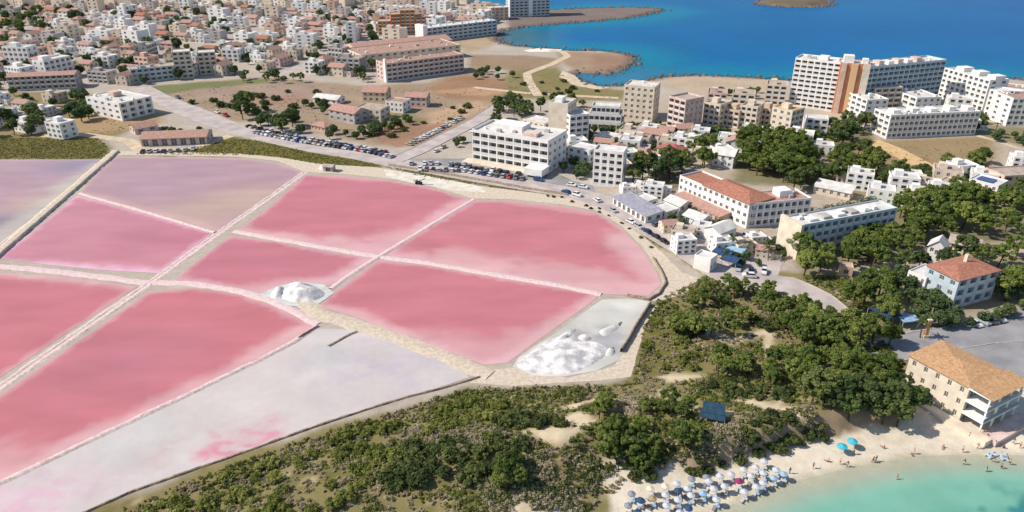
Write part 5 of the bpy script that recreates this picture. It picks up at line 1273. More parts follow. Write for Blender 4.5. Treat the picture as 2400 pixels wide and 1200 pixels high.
grove([(510, 195), (560, 182), (700, 188), (740, 196), (640, 196)], 18, 'dpine', DP, 'in the row along the top of the brown field', .5, .8, 3.0)
grove([(700, 250), (760, 235), (800, 255), (760, 270)], 6, 'round', 'garden tree', 'left of the field houses', .7, 1.0, 3.0)
grove([(1130, 350), (1060, 345), (1080, 330), (1110, 340)], 4, 'round', 'garden tree', 'left of the four storey hotel', .6, .8, 2.5)
# pines and bushes on the dunes
grove([(1400, 1090), (1440, 1035), (1540, 1020), (1620, 1060), (1600, 1110), (1540, 1118), (1470, 1100)], 42, 'low', 'low olive pine', 'in the thicket above the sunbeds', .38, .6, 1.8)
grove([(1345, 1015), (1350, 975), (1420, 968), (1420, 1010)], 8, 'low', 'low dark pine', 'beside the sandy hollow', .4, .55, 1.8)
grove([(1480, 1000), (1520, 960), (1620, 970), (1610, 1020), (1520, 1030)], 14, 'low', 'low olive pine', 'left of the beach bar', .35, .5, 1.8)
grove([(1720, 1020), (1800, 1000), (1870, 1020), (1780, 1060), (1700, 1065)], 12, 'dshrub', 'dark bush', 'on the bank right of the beach bar', .7, 1.1, 1.8, 'bush')
grove([(1480, 1122), (1580, 1132), (1700, 1092), (1850, 1050), (1930, 1026), (1930, 1008), (1840, 1028), (1700, 1066), (1580, 1106), (1490, 1096)], 95, 'dshrub', 'dark bush', 'along the foot of the bank behind the sunbeds', .7, 1.2, 1.5, 'bush')
grove([(930, 1110), (960, 1070), (1120, 1040), (1240, 1080), (1190, 1130), (1120, 1170), (960, 1190), (900, 1170)], 46, 'dshrub', 'dark juniper bush', 'in the dark patch at the bottom middle', .9, 1.5, 1.9, 'bush')
grove([(1140, 1010), (1220, 1000), (1330, 1015), (1340, 1030), (1230, 1025)], 16, 'dshrub', 'dark juniper bush', 'in the dark band above the sandy hollow', .9, 1.35, 1.6, 'bush')
grove([(1150, 1160), (1190, 1130), (1230, 1150), (1200, 1190)], 7, 'low', 'low olive pine', 'at the bottom edge left of the pale path', .4, .6, 1.7)
grove([(340, 1200), (560, 1110), (760, 1060), (900, 1040), (940, 1090), (860, 1190), (700, 1260), (360, 1260)], 70, 'shrub', 'olive bush', 'on the slope at the bottom left', .7, 1.3, 1.9, 'bush')
grove([(760, 1040), (980, 970), (1100, 950), (1200, 960), (1140, 1010), (960, 1040)], 60, 'shrub', 'olive bush', 'behind the white flat edge', .7, 1.2, 1.8, 'bush')
grove([(1420, 960), (1500, 930), (1540, 960), (1480, 1000)], 14, 'heath', 'grey bush', 'on the sandy ground left of the bar', .8, 1.2, 1.7, 'bush')
grove([(1490, 870), (1510, 770), (1560, 730), (1640, 800), (1650, 870)], 34, 'shrub', 'olive bush', 'on the grassy slope beside the salt yard', .6, 1.0, 2.0, 'bush')
grove([(1640, 930), (1700, 890), (1850, 940), (1870, 980), (1740, 950)], 26, 'dshrub', 'dark bush', 'on the dunes behind the beach bar', .8, 1.3, 1.8, 'bush')
grove([(1270, 458), (1340, 466), (1420, 494), (1500, 548), (1540, 590), (1520, 580), (1430, 508), (1340, 476)], 26, 'dshrub', 'small dark bush', 'in the dotted line along the pond bank', .4, .6, 2.0, 'bush', avoid_road=4)
grove([(1300, 350), (1480, 315), (1570, 335), (1560, 400), (1470, 400), (1400, 370)], 26, 'round', 'garden tree', 'among the houses between the white hotels', .6, .95, 2.8)
grove([(1570, 340), (1700, 325), (1725, 395), (1670, 350)], 14, 'round', 'garden tree', 'left of the big pine group', .7, 1.0, 2.8)
grove([(2040, 425), (2130, 405), (2420, 400), (2420, 455), (2200, 470), (2110, 470)], 26, 'round', 'garden tree', 'among the houses at the right below the sand track', .6, .95, 2.8)
grove([(0, 330), (0, 220), (140, 220), (200, 260), (140, 320)], 16, 'round', 'garden tree', 'in the gardens at the left edge', .8, 1.2, 3.0)
grove([(380, 300), (500, 300), (480, 320), (390, 316)], 8, 'dshrub', 'dark bush', 'behind the warehouse', .9, 1.4, 2.2, 'bush')
grove([(1440, 470), (1520, 490), (1640, 545), (1830, 560), (1836, 610), (1740, 640), (1640, 575), (1520, 515)], 22, 'round', 'garden tree', 'on the paved ground by the pond road', .5, .8, 3.0)
grove([(1300, 300), (1460, 300), (1560, 322), (1440, 336), (1380, 330)], 16, 'round', 'garden tree', 'around the terraced apartments', .7, 1.1, 3.0)
grove([(1780, 345), (1940, 330), (2030, 345), (1960, 372), (1880, 372)], 12, 'dpine', DP, 'around the beige corner block', .7, 1.0, 2.6)
grove([(420, 240), (620, 205), (800, 215), (760, 260), (640, 280), (540, 290)], 26, 'dshrub', 'dark bush', 'dotted over the brown field', 1.2, 2.1, 5.0, 'bush')
grove([(860, 330), (880, 290), (1000, 262), (1120, 238), (1060, 290), (960, 340)], 16, 'dshrub', 'dark bush', 'on the field right of the field houses', 1.0, 1.8, 5.0, 'bush')
grove([(500, 300), (560, 262), (700, 285), (740, 320), (640, 312)], 10, 'round', 'garden tree', 'between brown field and long car park', .9, 1.4, 3.5)
grove([(1180, 200), (1300, 178), (1340, 205), (1440, 216), (1300, 232)], 14, 'dshrub', 'dark bush', 'on the point behind the bay', 1.0, 1.7, 5.0, 'bush')
# hedge
def hedge(label, px, w, h):
    line = P0(px); q = np.array(resample(line, .8)); r_ = np.random.default_rng(5)
    cs = np.repeat(np.column_stack([q, np.zeros(len(q))]), 3, 0) + np.column_stack([r_.normal(size=(len(q) * 3, 2)) * w * .25, r_.random(len(q) * 3) * h * .85])
    V, F_, t = leaves(cs, np.full(len(cs), w * .4), 26, .4, r_, .8, .4)
    o = empty('hedge', (line[0][0], line[0][1], 0)); tag(o, label, 'hedge')
    link('foliage', np_mesh('foliage', V - np.array([line[0][0], line[0][1], 0]), F_, M_dpine, attrs={'Tone': ('FLOAT', t)}), o)
hedge('long dark clipped hedge between hotel wing and pale building', [(1890, 512), (1960, 498), (2046, 480)], 3.2, 4.0)
# palms
M_frond = leaf_mat('palm_frond', C(66, 82, 40), C(88, 104, 50), C(118, 126, 66))
def palm(px, h, place):
    g = G(*px); o = empty('palm_tree', g, rng.random() * 6); m = MB()
    for i in range(4): m.tube((.1 * i, 0, h * i / 4), (.1 * i + .1, 0, h * (i + 1) / 4), .19 - .02 * i, .17 - .02 * i, 7, cap=False)
    m.build('trunk', M_bark, o, True)
    for i in range(11):
        fm = FR[i % 3]; f = link('frond', fm, o, (.4, 0, h), i * 6.283 / 11 + rng.random() * .3)
    REG.append((o, 'feathery palm', place, 'palm', 'palms ' + place))
FR = []
for k in range(3):
    m = MB(); L = 2.3 + .25 * k; prev = None; dr = (.5, .9, 1.5)[k]
    for i in range(6):
        t = i / 5; x = L * t; z = 1.1 * t - dr * 1.6 * t * t; w = .42 * (1 - t * .85)
        cur = (x, w, z)
        if prev:
            m.quad((prev[0], 0, prev[2]), (x, 0, z), (x, w, z - .18), (prev[0], prev[1], prev[2] - .18)); m.quad((x, 0, z), (prev[0], 0, prev[2]), (prev[0], -prev[1], prev[2] - .18), (x, -w, z - .18))
        prev = cur
    FR.append(m.mesh('frond', M_frond))
for p in ((2036, 694), (2142, 744), (2156, 792), (2210, 742)): palm(p, 5.5, 'near the stepped pink house')
for p in ((1716, 590), (1750, 596), (1800, 610)): palm(p, 4.8, 'on the forecourt by the pale building')
for p in ((2215, 285), (2240, 300), (2300, 305), (2330, 315)): palm(p, 6, 'between the white rows at the right')
for p in ((1340, 396), (1360, 405)): palm(p, 5, 'beside the narrow white apartments')
grove([(2086, 738), (2104, 738), (2104, 744), (2086, 744)], 1, 'cyp', 'slim dark cypress', 'behind the deep blue canopy', 1.0, 1.0, 1)

# low scrub nobody could count
def ground_cover(name, label, polys, n, m_, smin, smax, cl, nl, leaf, seed, keep=None, avoid=2.5):
    r_ = np.random.default_rng(seed); VV, FF, TT = [], [], []; base = 0; PX, PY = [], []
    areas = []
    for px in polys:
        w = P0(px); xs = [p[0] for p in w]; ys = [p[1] for p in w]; areas.append((w, min(xs), max(xs), min(ys), max(ys)))
    tot = sum((a[2] - a[1]) * (a[4] - a[3]) for a in areas)
    for w, x0, x1, y0, y1 in areas:
        k = int(n * (x1 - x0) * (y1 - y0) / tot); x = x0 + r_.random(k) * (x1 - x0); y = y0 + r_.random(k) * (y1 - y0); q = inside(x, y, w) & free(x, y) & (dist_line(x, y, main_line) > 6.5)
        PX.append(x[q]); PY.append(y[q])
    x = np.concatenate(PX); y = np.concatenate(PY)
    if keep is not None: k = keep(x, y); x, y = x[k], y[k]
    z = Zv(x, y); s = smin + (smax - smin) * r_.random(len(x)) ** 1.6
    cs = []; rs = []
    for j in range(cl):
        cs.append(np.column_stack([x + r_.normal(size=len(x)) * s * .35, y + r_.normal(size=len(x)) * s * .35, z + s * (.2 + .35 * r_.random(len(x)))])); rs.append(s * (.3 + .2 * r_.random(len(x))))
    V, F_, t = leaves(np.concatenate(cs), np.concatenate(rs), nl, leaf, r_, .75, .6)
    o = link(name, np_mesh(name, V, F_, m_, attrs={'Tone': ('FLOAT', t)})); tag(o, label, kind='stuff')
def off_sand(x, y):
    k = np.ones(len(x), bool)
    for p in SANDY: k &= ~inside(x, y, p)
    return k & (Zv(x, y) > -.2) & (sdist(x, y, coast) > 14)
scrub_px = [(1540, 705), (1660, 645), (1990, 650), (2110, 850), (2160, 940), (2090, 1000), (1900, 1010), (1700, 1070), (1580, 1110), (1470, 1100), (1410, 1210), (700, 1300), (230, 1230), (620, 1060), (1090, 915), (1480, 900), (1500, 790)]
nz1 = lambda x, y: fbm(x, y, 7, 4, 9); nz2 = lambda x, y: fbm(x, y, 12, 3, 50)
ground_cover('green_scrub', 'low olive green scrub covering the dunes', [scrub_px], 20000, M_scrub, .45, 1.35, 3, 11, .27, 301, lambda x, y: off_sand(x, y) & (nz1(x, y) > .35) & (nz2(x, y) > .37))
ground_cover('grey_heath', 'grey brown dry heath between the green scrub', [scrub_px, [(930, 1010), (1060, 1000), (1200, 1040), (1160, 1090), (960, 1100)], [(1200, 1090), (1370, 1080), (1440, 1100), (1380, 1170), (1180, 1180)], [(1380, 1090), (1450, 1085), (1470, 1130), (1430, 1200), (1360, 1180)], [(1700, 1080), (1860, 1010), (1930, 1000), (1900, 1030), (1720, 1090)]], 8500, M_heath, .5, 1.2, 3, 13, .3, 302, lambda x, y: off_sand(x, y) & (nz2(x, y) < .55))
ground_cover('dark_scrub', 'dark green shrubs scattered through the scrub', [scrub_px], 4200, M_dscrub, .6, 1.6, 4, 12, .3, 303, lambda x, y: off_sand(x, y) & (nz2(x, y) > .47))
bank_px = [[(1480, 1100), (1590, 1122), (1700, 1084), (1850, 1042), (1935, 1016), (1900, 985), (1750, 1000), (1620, 1040), (1500, 1060)], [(1110, 1150), (1300, 1085), (1440, 1105), (1425, 1200), (1140, 1230)]]
up = lambda x, y: (Zv(x, y) > .45) & (fbm(x, y, 4, 3, 71) > .42)
ground_cover('bank_scrub', 'low dark scrub on the bank behind the sunbeds', bank_px, 2600, M_dscrub, .5, 1.1, 3, 11, .26, 311, up)
ground_cover('bank_heath', 'dry heath on the bank and the sandy slope', bank_px, 3800, M_heath, .4, 1.0, 3, 12, .28, 312, up)
# rocks along the far shore
def rocks():
    r_ = np.random.default_rng(77); V, F_ = [], []
    L = resample(coast[:52], 3.0); L = [p for p in L if p[1] > 330 and -420 < p[0] < 460] + resample(island, 2.5, True) * 2
    for x, y in L:
        for _ in range(3):
            a, b = x + r_.normal() * 4.5, y + r_.normal() * 4.5; s = .5 + 1.6 * r_.random() ** 2; k = len(V); z = SEA + .4
            for u, v_, w in ((-1, -1, -.5), (1, -.8, -.5), (.9, 1, -.5), (-1, .8, -.5), (-.6, -.5, .7), (.5, -.6, .6), (.6, .5, .8), (-.5, .6, .6)): V.append((a + u * s * (.7 + .5 * r_.random()), b + v_ * s * (.7 + .5 * r_.random()), z + w * s * .6))
            F_ += [(k + 4, k + 5, k + 6, k + 7), (k, k + 1, k + 5, k + 4), (k + 1, k + 2, k + 6, k + 5), (k + 2, k + 3, k + 7, k + 6), (k + 3, k, k + 4, k + 7)]
    tag(link('shore_rocks', np_mesh('shore_rocks', V, F_, mat('shore_rock', C(128, 110, 98), .95, C(88, 78, 72), .4))), 'brown rocks scattered along the far shore and islet', kind='stuff')
rocks()
strips = [[(-60, 324), (230, 324), (258, 350), (236, 372), (-60, 374)], [(300, 362), (420, 354), (545, 326), (640, 332), (760, 354), (890, 378), (880, 392), (740, 384), (620, 364)], [(1475, 528), (1560, 570), (1640, 624), (1645, 636), (1580, 598), (1500, 552)], [(890, 388), (1000, 400), (1180, 430), (1330, 456), (1330, 461), (1150, 438), (980, 412)], [(240, 1202), (620, 1062), (1090, 916), (1300, 906), (1480, 900), (1480, 914), (1300, 925), (1100, 942), (640, 1092), (290, 1218)]]
ground_cover('strip_grass', 'olive grass tufts on the strips round the ponds', strips, 9000, M_scrub, .35, .8, 2, 8, .28, 304)
ground_cover('strip_heath', 'dry brown tufts on the strips beside the ponds', strips, 6500, M_heath, .3, .7, 2, 8, .26, 306)
ground_cover('field_weeds', 'dry weeds dotted over the brown fields and gardens', [[(360, 215), (620, 195), (820, 208), (1000, 205), (1200, 190), (1230, 215), (1000, 320), (880, 330), (640, 275), (520, 275)], [(0, 230), (190, 230), (330, 290), (240, 318), (0, 318)], [(1190, 168), (1300, 170), (1350, 205), (1460, 220), (1440, 238), (1190, 225)], [(1960, 350), (2060, 345), (2330, 330), (2330, 390), (2130, 400), (1950, 380)]], 5000, M_heath, .3, .8, 2, 7, .32, 305, lambda x, y: nz2(x, y) > .5)
# trees between the houses
def town_trees(n, px, place, key='street', look='leafy tree', smin=1.0, smax=1.6):
    for x, y, z in scatter(px, n, 5.0, False, 0, False): plant(key, x, y, 0, smin + rng.random() * (smax - smin), look, place)
near = [(x, y) for x, y, *_ in spots]
town_trees(60, [(-40, 215), (0, 120), (420, 120), (420, 190), (300, 205)], 'between houses in the near left of the town')
town_trees(56, [(420, 180), (420, 110), (830, 100), (830, 170), (700, 190)], 'between houses in the near centre of the town')
town_trees(44, [(-60, 120), (-60, 20), (420, 20), (420, 120)], 'between houses in the far left of the town', 'street', 'leafy tree', 1.3, 2.1)
town_trees(44, [(420, 105), (420, 20), (900, 20), (900, 100)], 'between houses in the far centre of the town', 'street', 'leafy tree', 1.2, 1.9)
town_trees(16, [(-60, 100), (-60, 40), (120, 40), (120, 100)], 'in the wooded corner of the far left town', 'dpine', 'dark pine', 1.2, 1.7)
# a few houses among the gardens on the left
# ================================================================== cars
CARP = [('white', C(226, 226, 224)), ('silver', C(172, 174, 178)), ('grey', C(104, 106, 110)), ('black', C(34, 34, 38)), ('blue', C(44, 74, 130)), ('red', C(156, 40, 36)), ('beige', C(184, 170, 146)), ('dark blue', C(34, 44, 74))]
M_tyre = mat('tyre_rubber', C(30, 30, 32), .9); M_cglass = mat('car_glass', C(28, 34, 40), .08, spec=.6); M_rim = mat('wheel_rim', C(170, 172, 176), .4, metal=.6); M_lamp = mat('car_lamp', C(226, 222, 206), .2, spec=.6); M_tail = mat('tail_lamp', C(150, 24, 22), .3, spec=.5)
def car_body(m_):
    m = MB(); L, W_ = 2.1, .86
    pr = [(-L, .35), (-L, .85), (-1.75, .98), (-.75, 1.0), (1.0, 1.02), (1.9, .92), (L, .62), (L, .35)]
    for i in range(len(pr)):
        a, b = pr[i], pr[(i + 1) % len(pr)]; m.quad((a[0], -W_, a[1]), (b[0], -W_, b[1]), (b[0], W_, b[1]), (a[0], W_, a[1]))
    m.poly([(a, -W_, z) for a, z in pr]); m.poly([(a, W_, z) for a, z in reversed(pr)])
    t = [(-1.45, -.68, 1.46), (.35, -.68, 1.46), (.35, .68, 1.46), (-1.45, .68, 1.46)]
    m.quad(*t); m.quad(*[(a, b, z - .05) for a, b, z in t])
    me = m.mesh('body', m_); return me
def car_glass():
    m = MB(); lo = [(-1.85, -.8, .98), (1.0, -.8, 1.01), (1.0, .8, 1.01), (-1.85, .8, .98)]; hi = [(-1.42, -.67, 1.44), (.33, -.67, 1.44), (.33, .67, 1.44), (-1.42, .67, 1.44)]
    for i in range(4): j = (i + 1) % 4; m.quad(lo[i], lo[j], hi[j], hi[i])
    return m.mesh('windows', M_cglass)
def wheel_mesh():
    m = MB(); m.tube((0, -.1, 0), (0, .1, 0), .31, .31, 10, 0); m.tube((0, -.11, 0), (0, -.105, 0), .19, .19, 8, 1); m.tube((0, .105, 0), (0, .115, 0), .19, .19, 8, 1)
    return m.mesh('wheel', [M_tyre, M_rim])
def lamp_mesh(m_): m = MB(); m.box(-.04, -.16, -.07, .04, .16, .07); return m.mesh('lamp', m_)
CG, WM_, LM, TM = car_glass(), wheel_mesh(), lamp_mesh(M_lamp), lamp_mesh(M_tail)
CBODY = [(n, car_body(mat('paint_' + n.replace(' ', '_'), c, .3, spec=.5))) for n, c in CARP]
CW = np.array([.3, .18, .14, .12, .08, .05, .07, .06])
def car(x, y, rz, place, z=.1):
    k = int(rng.choice(8, p=CW / CW.sum())); n, bm = CBODY[k]
    o = empty('parked_car', (x, y, z), rz); s = .95 + .1 * rng.random(); o.scale = (s, s, s * (.95 + .25 * (rng.random() < .25)))
    link('body', bm, o); link('windows', CG, o)
    for a in (-1.3, 1.3):
        for b in (-.78, .78): link('wheel', WM_, o, (a, b, .31))
    for b in (-.6, .6): link('headlight', LM, o, (2.06, b, .68)); link('tail_light', TM, o, (-2.1, b, .75))
    REG.append((o, n + ' car', place, 'car', 'cars ' + place))
def car_row(px, place, step=2.75, side=90, fill=.9, off=0.0, z=.1):
    q = resample(P0(px), step)
    for i in range(len(q) - 1):
        if rng.random() > fill: continue
        a = math.atan2(q[i + 1][1] - q[i][1], q[i + 1][0] - q[i][0])
        x, y = q[i][0] - math.sin(a) * off, q[i][1] + math.cos(a) * off
        if free(np.array([x]), np.array([y]))[0]: car(x, y, a + R(side) + (math.pi if rng.random() < .4 else 0) + rng.normal() * .03, place, z)
car_row([(585, 298), (700, 326), (830, 346), (925, 364)], 'in the back row of the long car park', 2.8, 90, .9)
car_row([(640, 320), (740, 338), (850, 354), (930, 372)], 'in the front row of the long car park', 2.9, 90, .85)
car_row([(600, 312), (700, 332), (820, 350), (900, 362)], 'in the middle row of the long car park', 2.8, 90, .8)
car_row([(985, 344), (1040, 316), (1110, 278)], 'along the side road by the junction', 3.0, 90, .85, 6.5)
car_row([(1000, 352), (1060, 320), (1110, 292)], 'on the right side of the side road', 5.4, 0, .6, -5.6)
car_row([(965, 386), (1040, 386), (1105, 392)], 'in the top row of the hotel car park', 2.8, 90, .85)
car_row([(985, 400), (1090, 402), (1180, 416), (1240, 424)], 'in the bottom row of the hotel car park', 2.8, 90, .9)
car_row([(1060, 390), (1140, 400), (1230, 412)], 'in the middle row of the hotel car park', 2.8, 90, .85)
car_row([(1262, 424), (1340, 436), (1395, 446)], 'right of the hotel car park', 5.2, 0, .6)
car_row([(1448, 488), (1500, 520), (1560, 556)], 'along the blue roofed shop', 2.9, 90, .75, 3.0)
car_row([(1530, 532), (1580, 552), (1640, 580)], 'in front of the white gable hall', 2.8, 90, .85, 2)
car_row([(1690, 650), (1760, 664), (1830, 668)], 'on the road below the canopies', 5.0, 0, .8, 4)
car_row([(1730, 632), (1790, 640), (1830, 646)], 'behind the canopies', 2.8, 90, .85)
car_row([(1745, 556), (1790, 562), (1830, 568)], 'between the terracotta hotel and the pale building', 2.8, 90, .8)
car_row([(2285, 762), (2340, 750), (2400, 738)], 'in the back row of the grey parking area', 2.9, 90, .6)
car_row([(2300, 782), (2350, 776), (2400, 768)], 'along the grey road', 5.4, 0, .7, 4)
car_row([(335, 358), (400, 356), (470, 350)], 'in front of the warehouse', 3.0, 90, .8)
car_row([(388, 236), (450, 260), (540, 296)], 'beside the road on the left', 5.2, 0, .55, 8)
car_row([(1960, 738), (1930, 706)], 'at the end of the light track', 5.0, 0, .9, 4)

car_row([(1260, 432), (1340, 446), (1420, 468), (1500, 518), (1600, 576), (1660, 616)], 'along the pond side of the main road', 5.0, 0, .85, -4.2)
car_row([(1420, 462), (1500, 512), (1620, 582)], 'along the shop side of the main road', 5.0, 0, .85, 5.2)
car_row([(1560, 540), (1640, 566), (1700, 600)], 'on the paved ground by the pond road', 2.8, 90, .7, 6)
car_row([(1690, 548), (1740, 556), (1800, 590)], 'below the terracotta hotel', 2.8, 90, .7, -2)
# ================================================================== beach
M_cloth = {'white': mat('cloth_white', C(192, 194, 198), .8), 'pale blue': M_bluel, 'blue': M_blue, 'magenta': mat('cloth_magenta', C(150, 50, 100), .8), 'cream': mat('cloth_cream', C(222, 208, 184), .8), 'turquoise': mat('cloth_turquoise', C(70, 178, 196), .8), 'grey': mat('cloth_grey', C(140, 142, 150), .8), 'thatch': mat('thatch', C(178, 158, 122), .95, C(146, 124, 92), 3)}
def canopy_mesh(m_, r=.86, h=.38, n=10):
    m = MB()
    for i in range(n):
        a, b = 6.2832 * i / n, 6.2832 * (i + 1) / n
        P1, P2 = (r * math.cos(a), r * math.sin(a), 2.0), (r * math.cos(b), r * math.sin(b), 2.0)
        m.tri(P1, P2, (0, 0, 2.0 + h)); m.quad((P1[0], P1[1], 1.82), (P2[0], P2[1], 1.82), P2, P1)
    return m.mesh('canopy', m_)
CAN = {k: canopy_mesh(v) for k, v in M_cloth.items()}; CANB = canopy_mesh(M_cloth['turquoise'], 1.15, .5)
m = MB(); m.tube((0, 0, -.4), (0, 0, 2.5), .035, .03, 6); POLE = m.mesh('pole', M_frame)
def bed_parts(m_):
    m = MB(); m.box(-.32, -.95, .28, .32, .35, .36); a = m.mesh('mattress', m_)
    m = MB(); m.quad((-.32, .35, .33), (.32, .35, .33), (.32, .95, .72), (-.32, .95, .72)); m.quad((-.32, .35, .27), (-.32, .95, .66), (.32, .95, .66), (.32, .35, .27)); m.quad((-.32, .95, .66), (-.32, .95, .72), (.32, .95, .72), (.32, .95, .66)); b = m.mesh('backrest', m_)
    m = MB(); m.box(-.03, -.03, 0, .03, .03, .278); c = m.mesh('leg', M_frame)
    return a, b, c
BED = [bed_parts(M_cloth[k]) for k in ('white', 'grey', 'pale blue')]
def sunbed(x, y, z, rz, place):
    k = int(rng.choice(3, p=[.6, .15, .25])); a, b, c = BED[k]; o = empty('sunbed', (x, y, z), rz)
    link('mattress', a, o); link('backrest', b, o)
    for p in ((-.28, -.85), (.28, -.85), (-.28, .3), (.28, .3)): link('leg', c, o, (p[0], p[1], 0))
    REG.append((o, ('white', 'grey', 'pale blue')[k] + ' sunbed', place, 'sunbed', 'sunbeds on the beach'))
def umbrella(x, y, z, colr_, place):
    o = empty('beach_umbrella', (x, y, z), rng.random() * 6); link('pole', POLE, o); link('canopy', CAN[colr_], o)
    REG.append((o, colr_.replace('thatch', 'straw') + ' beach umbrella', place, 'umbrella', 'beach umbrellas ' + place))
for r_i, (px, place) in enumerate((([(1560, 1222), (1650, 1190), (1745, 1158), (1838, 1122)], 'in the row nearest the water'), ([(1490, 1222), (1590, 1186), (1700, 1148), (1815, 1108)], 'in the second row from the water'),
                                   ([(1472, 1196), (1560, 1174), (1660, 1138), (1790, 1094)], 'in the third row from the water'), ([(1480, 1170), (1560, 1156), (1650, 1126)], 'in the row at the foot of the bank'))):
    q = resample(P0(px), 2.6)
    for i, (x, y) in enumerate(q):
        x += rng.normal() * .25; y += rng.normal() * .25; z = Z(x, y)
        if rng.random() < .93:
            umbrella(x, y, z, str(rng.choice(['white', 'pale blue', 'cream', 'grey', 'magenta', 'blue', 'thatch'], p=[.58, .06, .13, .15, .03, .02, .03])), place)
            for s in (-.7, .7): sunbed(x + s * .75, y + s * .45 - .5, Z(x + s * .75, y + s * .45 - .5), R(150) + rng.normal() * .08, place)
for p, lab in (((1970, 1062), 'large turquoise parasol on the sand, left one'), ((1994, 1050), 'large turquoise parasol on the sand, right one')):
    g = G(*p); o = empty('beach_parasol', g); link('pole', POLE, o); link('canopy', CANB, o); tag(o, lab, 'umbrella', 'turquoise parasols')

# ---- people
M_skin = [mat('skin_tan', C(178, 128, 98), .6), mat('skin_light', C(206, 162, 132), .6), mat('skin_brown', C(130, 88, 64), .6)]
M_hair = mat('hair_brown', C(52, 38, 30), .7); M_trunks = [mat('swim_' + n, c, .8) for n, c in (('navy', C(36, 46, 84)), ('red', C(160, 44, 44)), ('black', C(30, 30, 34)), ('white', C(220, 216, 210)))]
def skin_person(pose):
    if pose == 'stand': J = dict(pel=(0, 0, .92), ch=(0, .01, 1.3), nk=(0, 0, 1.48), hd=(0, .02, 1.6), ht=(0, .02, 1.72), ls=(-.19, 0, 1.42), le=(-.25, .02, 1.14), lh=(-.24, .08, .88), rs=(.19, 0, 1.42), re=(.26, .02, 1.14), rh=(.25, .1, .88), lk=(-.1, .02, .5), lf=(-.11, 0, .06), lt=(-.12, .15, .03), rk=(.11, .02, .5), rf=(.12, 0, .06), rt=(.14, .15, .03))
    elif pose == 'walk': J = dict(pel=(0, 0, .9), ch=(0, .04, 1.28), nk=(0, .05, 1.46), hd=(0, .08, 1.58), ht=(0, .09, 1.7), ls=(-.19, .04, 1.4), le=(-.25, .16, 1.15), lh=(-.23, .32, .98), rs=(.19, .03, 1.4), re=(.26, -.12, 1.14), rh=(.25, -.2, .9), lk=(-.1, -.06, .5), lf=(-.1, -.3, .12), lt=(-.1, -.2, .03), rk=(.1, .2, .52), rf=(.1, .24, .07), rt=(.1, .4, .03))
    else: J = dict(pel=(0, 0, .14), ch=(0, -.12, .5), nk=(0, -.12, .68), hd=(0, -.1, .8), ht=(0, -.1, .92), ls=(-.19, -.12, .62), le=(-.28, -.2, .36), lh=(-.26, -.32, .06), rs=(.19, -.12, .62), re=(.3, -.18, .36), rh=(.26, -.3, .06), lk=(-.12, .4, .36), lf=(-.12, .75, .07), lt=(-.13, .88, .12), rk=(.12, .42, .3), rf=(.13, .82, .07), rt=(.14, .94, .12))
    rad = dict(pel=.145, ch=.15, nk=.062, hd=.098, ht=.07, ls=.07, le=.05, lh=.04, rs=.07, re=.05, rh=.04, lk=.07, lf=.05, lt=.04, rk=.07, rf=.05, rt=.04)
    E_ = [('pel', 'ch'), ('ch', 'nk'), ('nk', 'hd'), ('hd', 'ht'), ('ch', 'ls'), ('ls', 'le'), ('le', 'lh'), ('ch', 'rs'), ('rs', 're'), ('re', 'rh'), ('pel', 'lk'), ('lk', 'lf'), ('lf', 'lt'), ('pel', 'rk'), ('rk', 'rf'), ('rf', 'rt')]
    ks = list(J); me = bpy.data.meshes.new('person'); me.from_pydata([J[k] for k in ks], [(ks.index(a), ks.index(b)) for a, b in E_], [])
    o = bpy.data.objects.new('tmp', me); COL.objects.link(o)
    sk = o.modifiers.new('s', 'SKIN'); sk.use_smooth_shade = True
    for i, k in enumerate(ks): me.skin_vertices[0].data[i].radius = (rad[k] * (1.15 if k in ('pel', 'ch') else 1), rad[k] * (.8 if k in ('pel', 'ch') else 1))
    me.skin_vertices[0].data[0].use_root = True
    o.modifiers.new('b', 'SUBSURF').levels = 1
    dg = bpy.context.evaluated_depsgraph_get(); out = bpy.data.meshes.new_from_object(o.evaluated_get(dg))
    bpy.data.objects.remove(o)
    h = MB(); c = J['ht']
    for i in range(8):
        for j in range(3):
            f = lambda a, b: (c[0] + .105 * math.cos(a) * math.cos(b), c[1] - .02 + .11 * math.sin(a) * math.cos(b), c[2] - .06 + .13 * math.sin(b))
            a0, a1, b0, b1 = 6.2832 * i / 8, 6.2832 * (i + 1) / 8, 1.57 * j / 3, 1.57 * (j + 1) / 3; h.quad(f(a0, b0), f(a1, b0), f(a1, b1), f(a0, b1))
    p = J['pel']; t = MB(); t.tube((p[0], p[1], p[2] - .16), (p[0], p[1], p[2] + .1), .19, .18, 8, cap=True)
    return out, h, t
PB = {}
for pose in ('stand', 'walk', 'sit'):
    b_, h, t = skin_person(pose); bs_ = []
    for s in M_skin: c = b_.copy(); c.materials.clear(); c.materials.append(s); bs_.append(c)
    PB[pose] = (bs_, h.mesh('hair', M_hair), [t.mesh('swimwear', s) for s in M_trunks])
def person(px, pose, place, zoff=0.0):
    g = G(*px); bs_, h, ts = PB[pose]; k = int(rng.integers(4))
    o = link('person', bs_[int(rng.integers(3))], None, (g.x, g.y, max(g.z, SEA - .5) + zoff), rng.random() * 6.28)
    link('hair', h, o); link('swimwear', ts[k], o)
    REG.append((o, 'person in %s swimwear %s' % (('navy', 'red', 'black', 'white')[k], {'stand': 'standing', 'walk': 'walking', 'sit': 'sitting'}[pose]), place, 'person', 'bathers'))
for p, q in (((1968, 1088), 'stand'), ((1985, 1094), 'walk'), ((2045, 1084), 'walk'), ((2052, 1082), 'stand'), ((2135, 1068), 'sit'), ((2140, 1064), 'stand'), ((1940, 1082), 'sit'), ((2070, 1050), 'sit'), ((1905, 1098), 'walk'), ((2000, 1065), 'stand')): person(p, q, 'on the open sand mid beach')
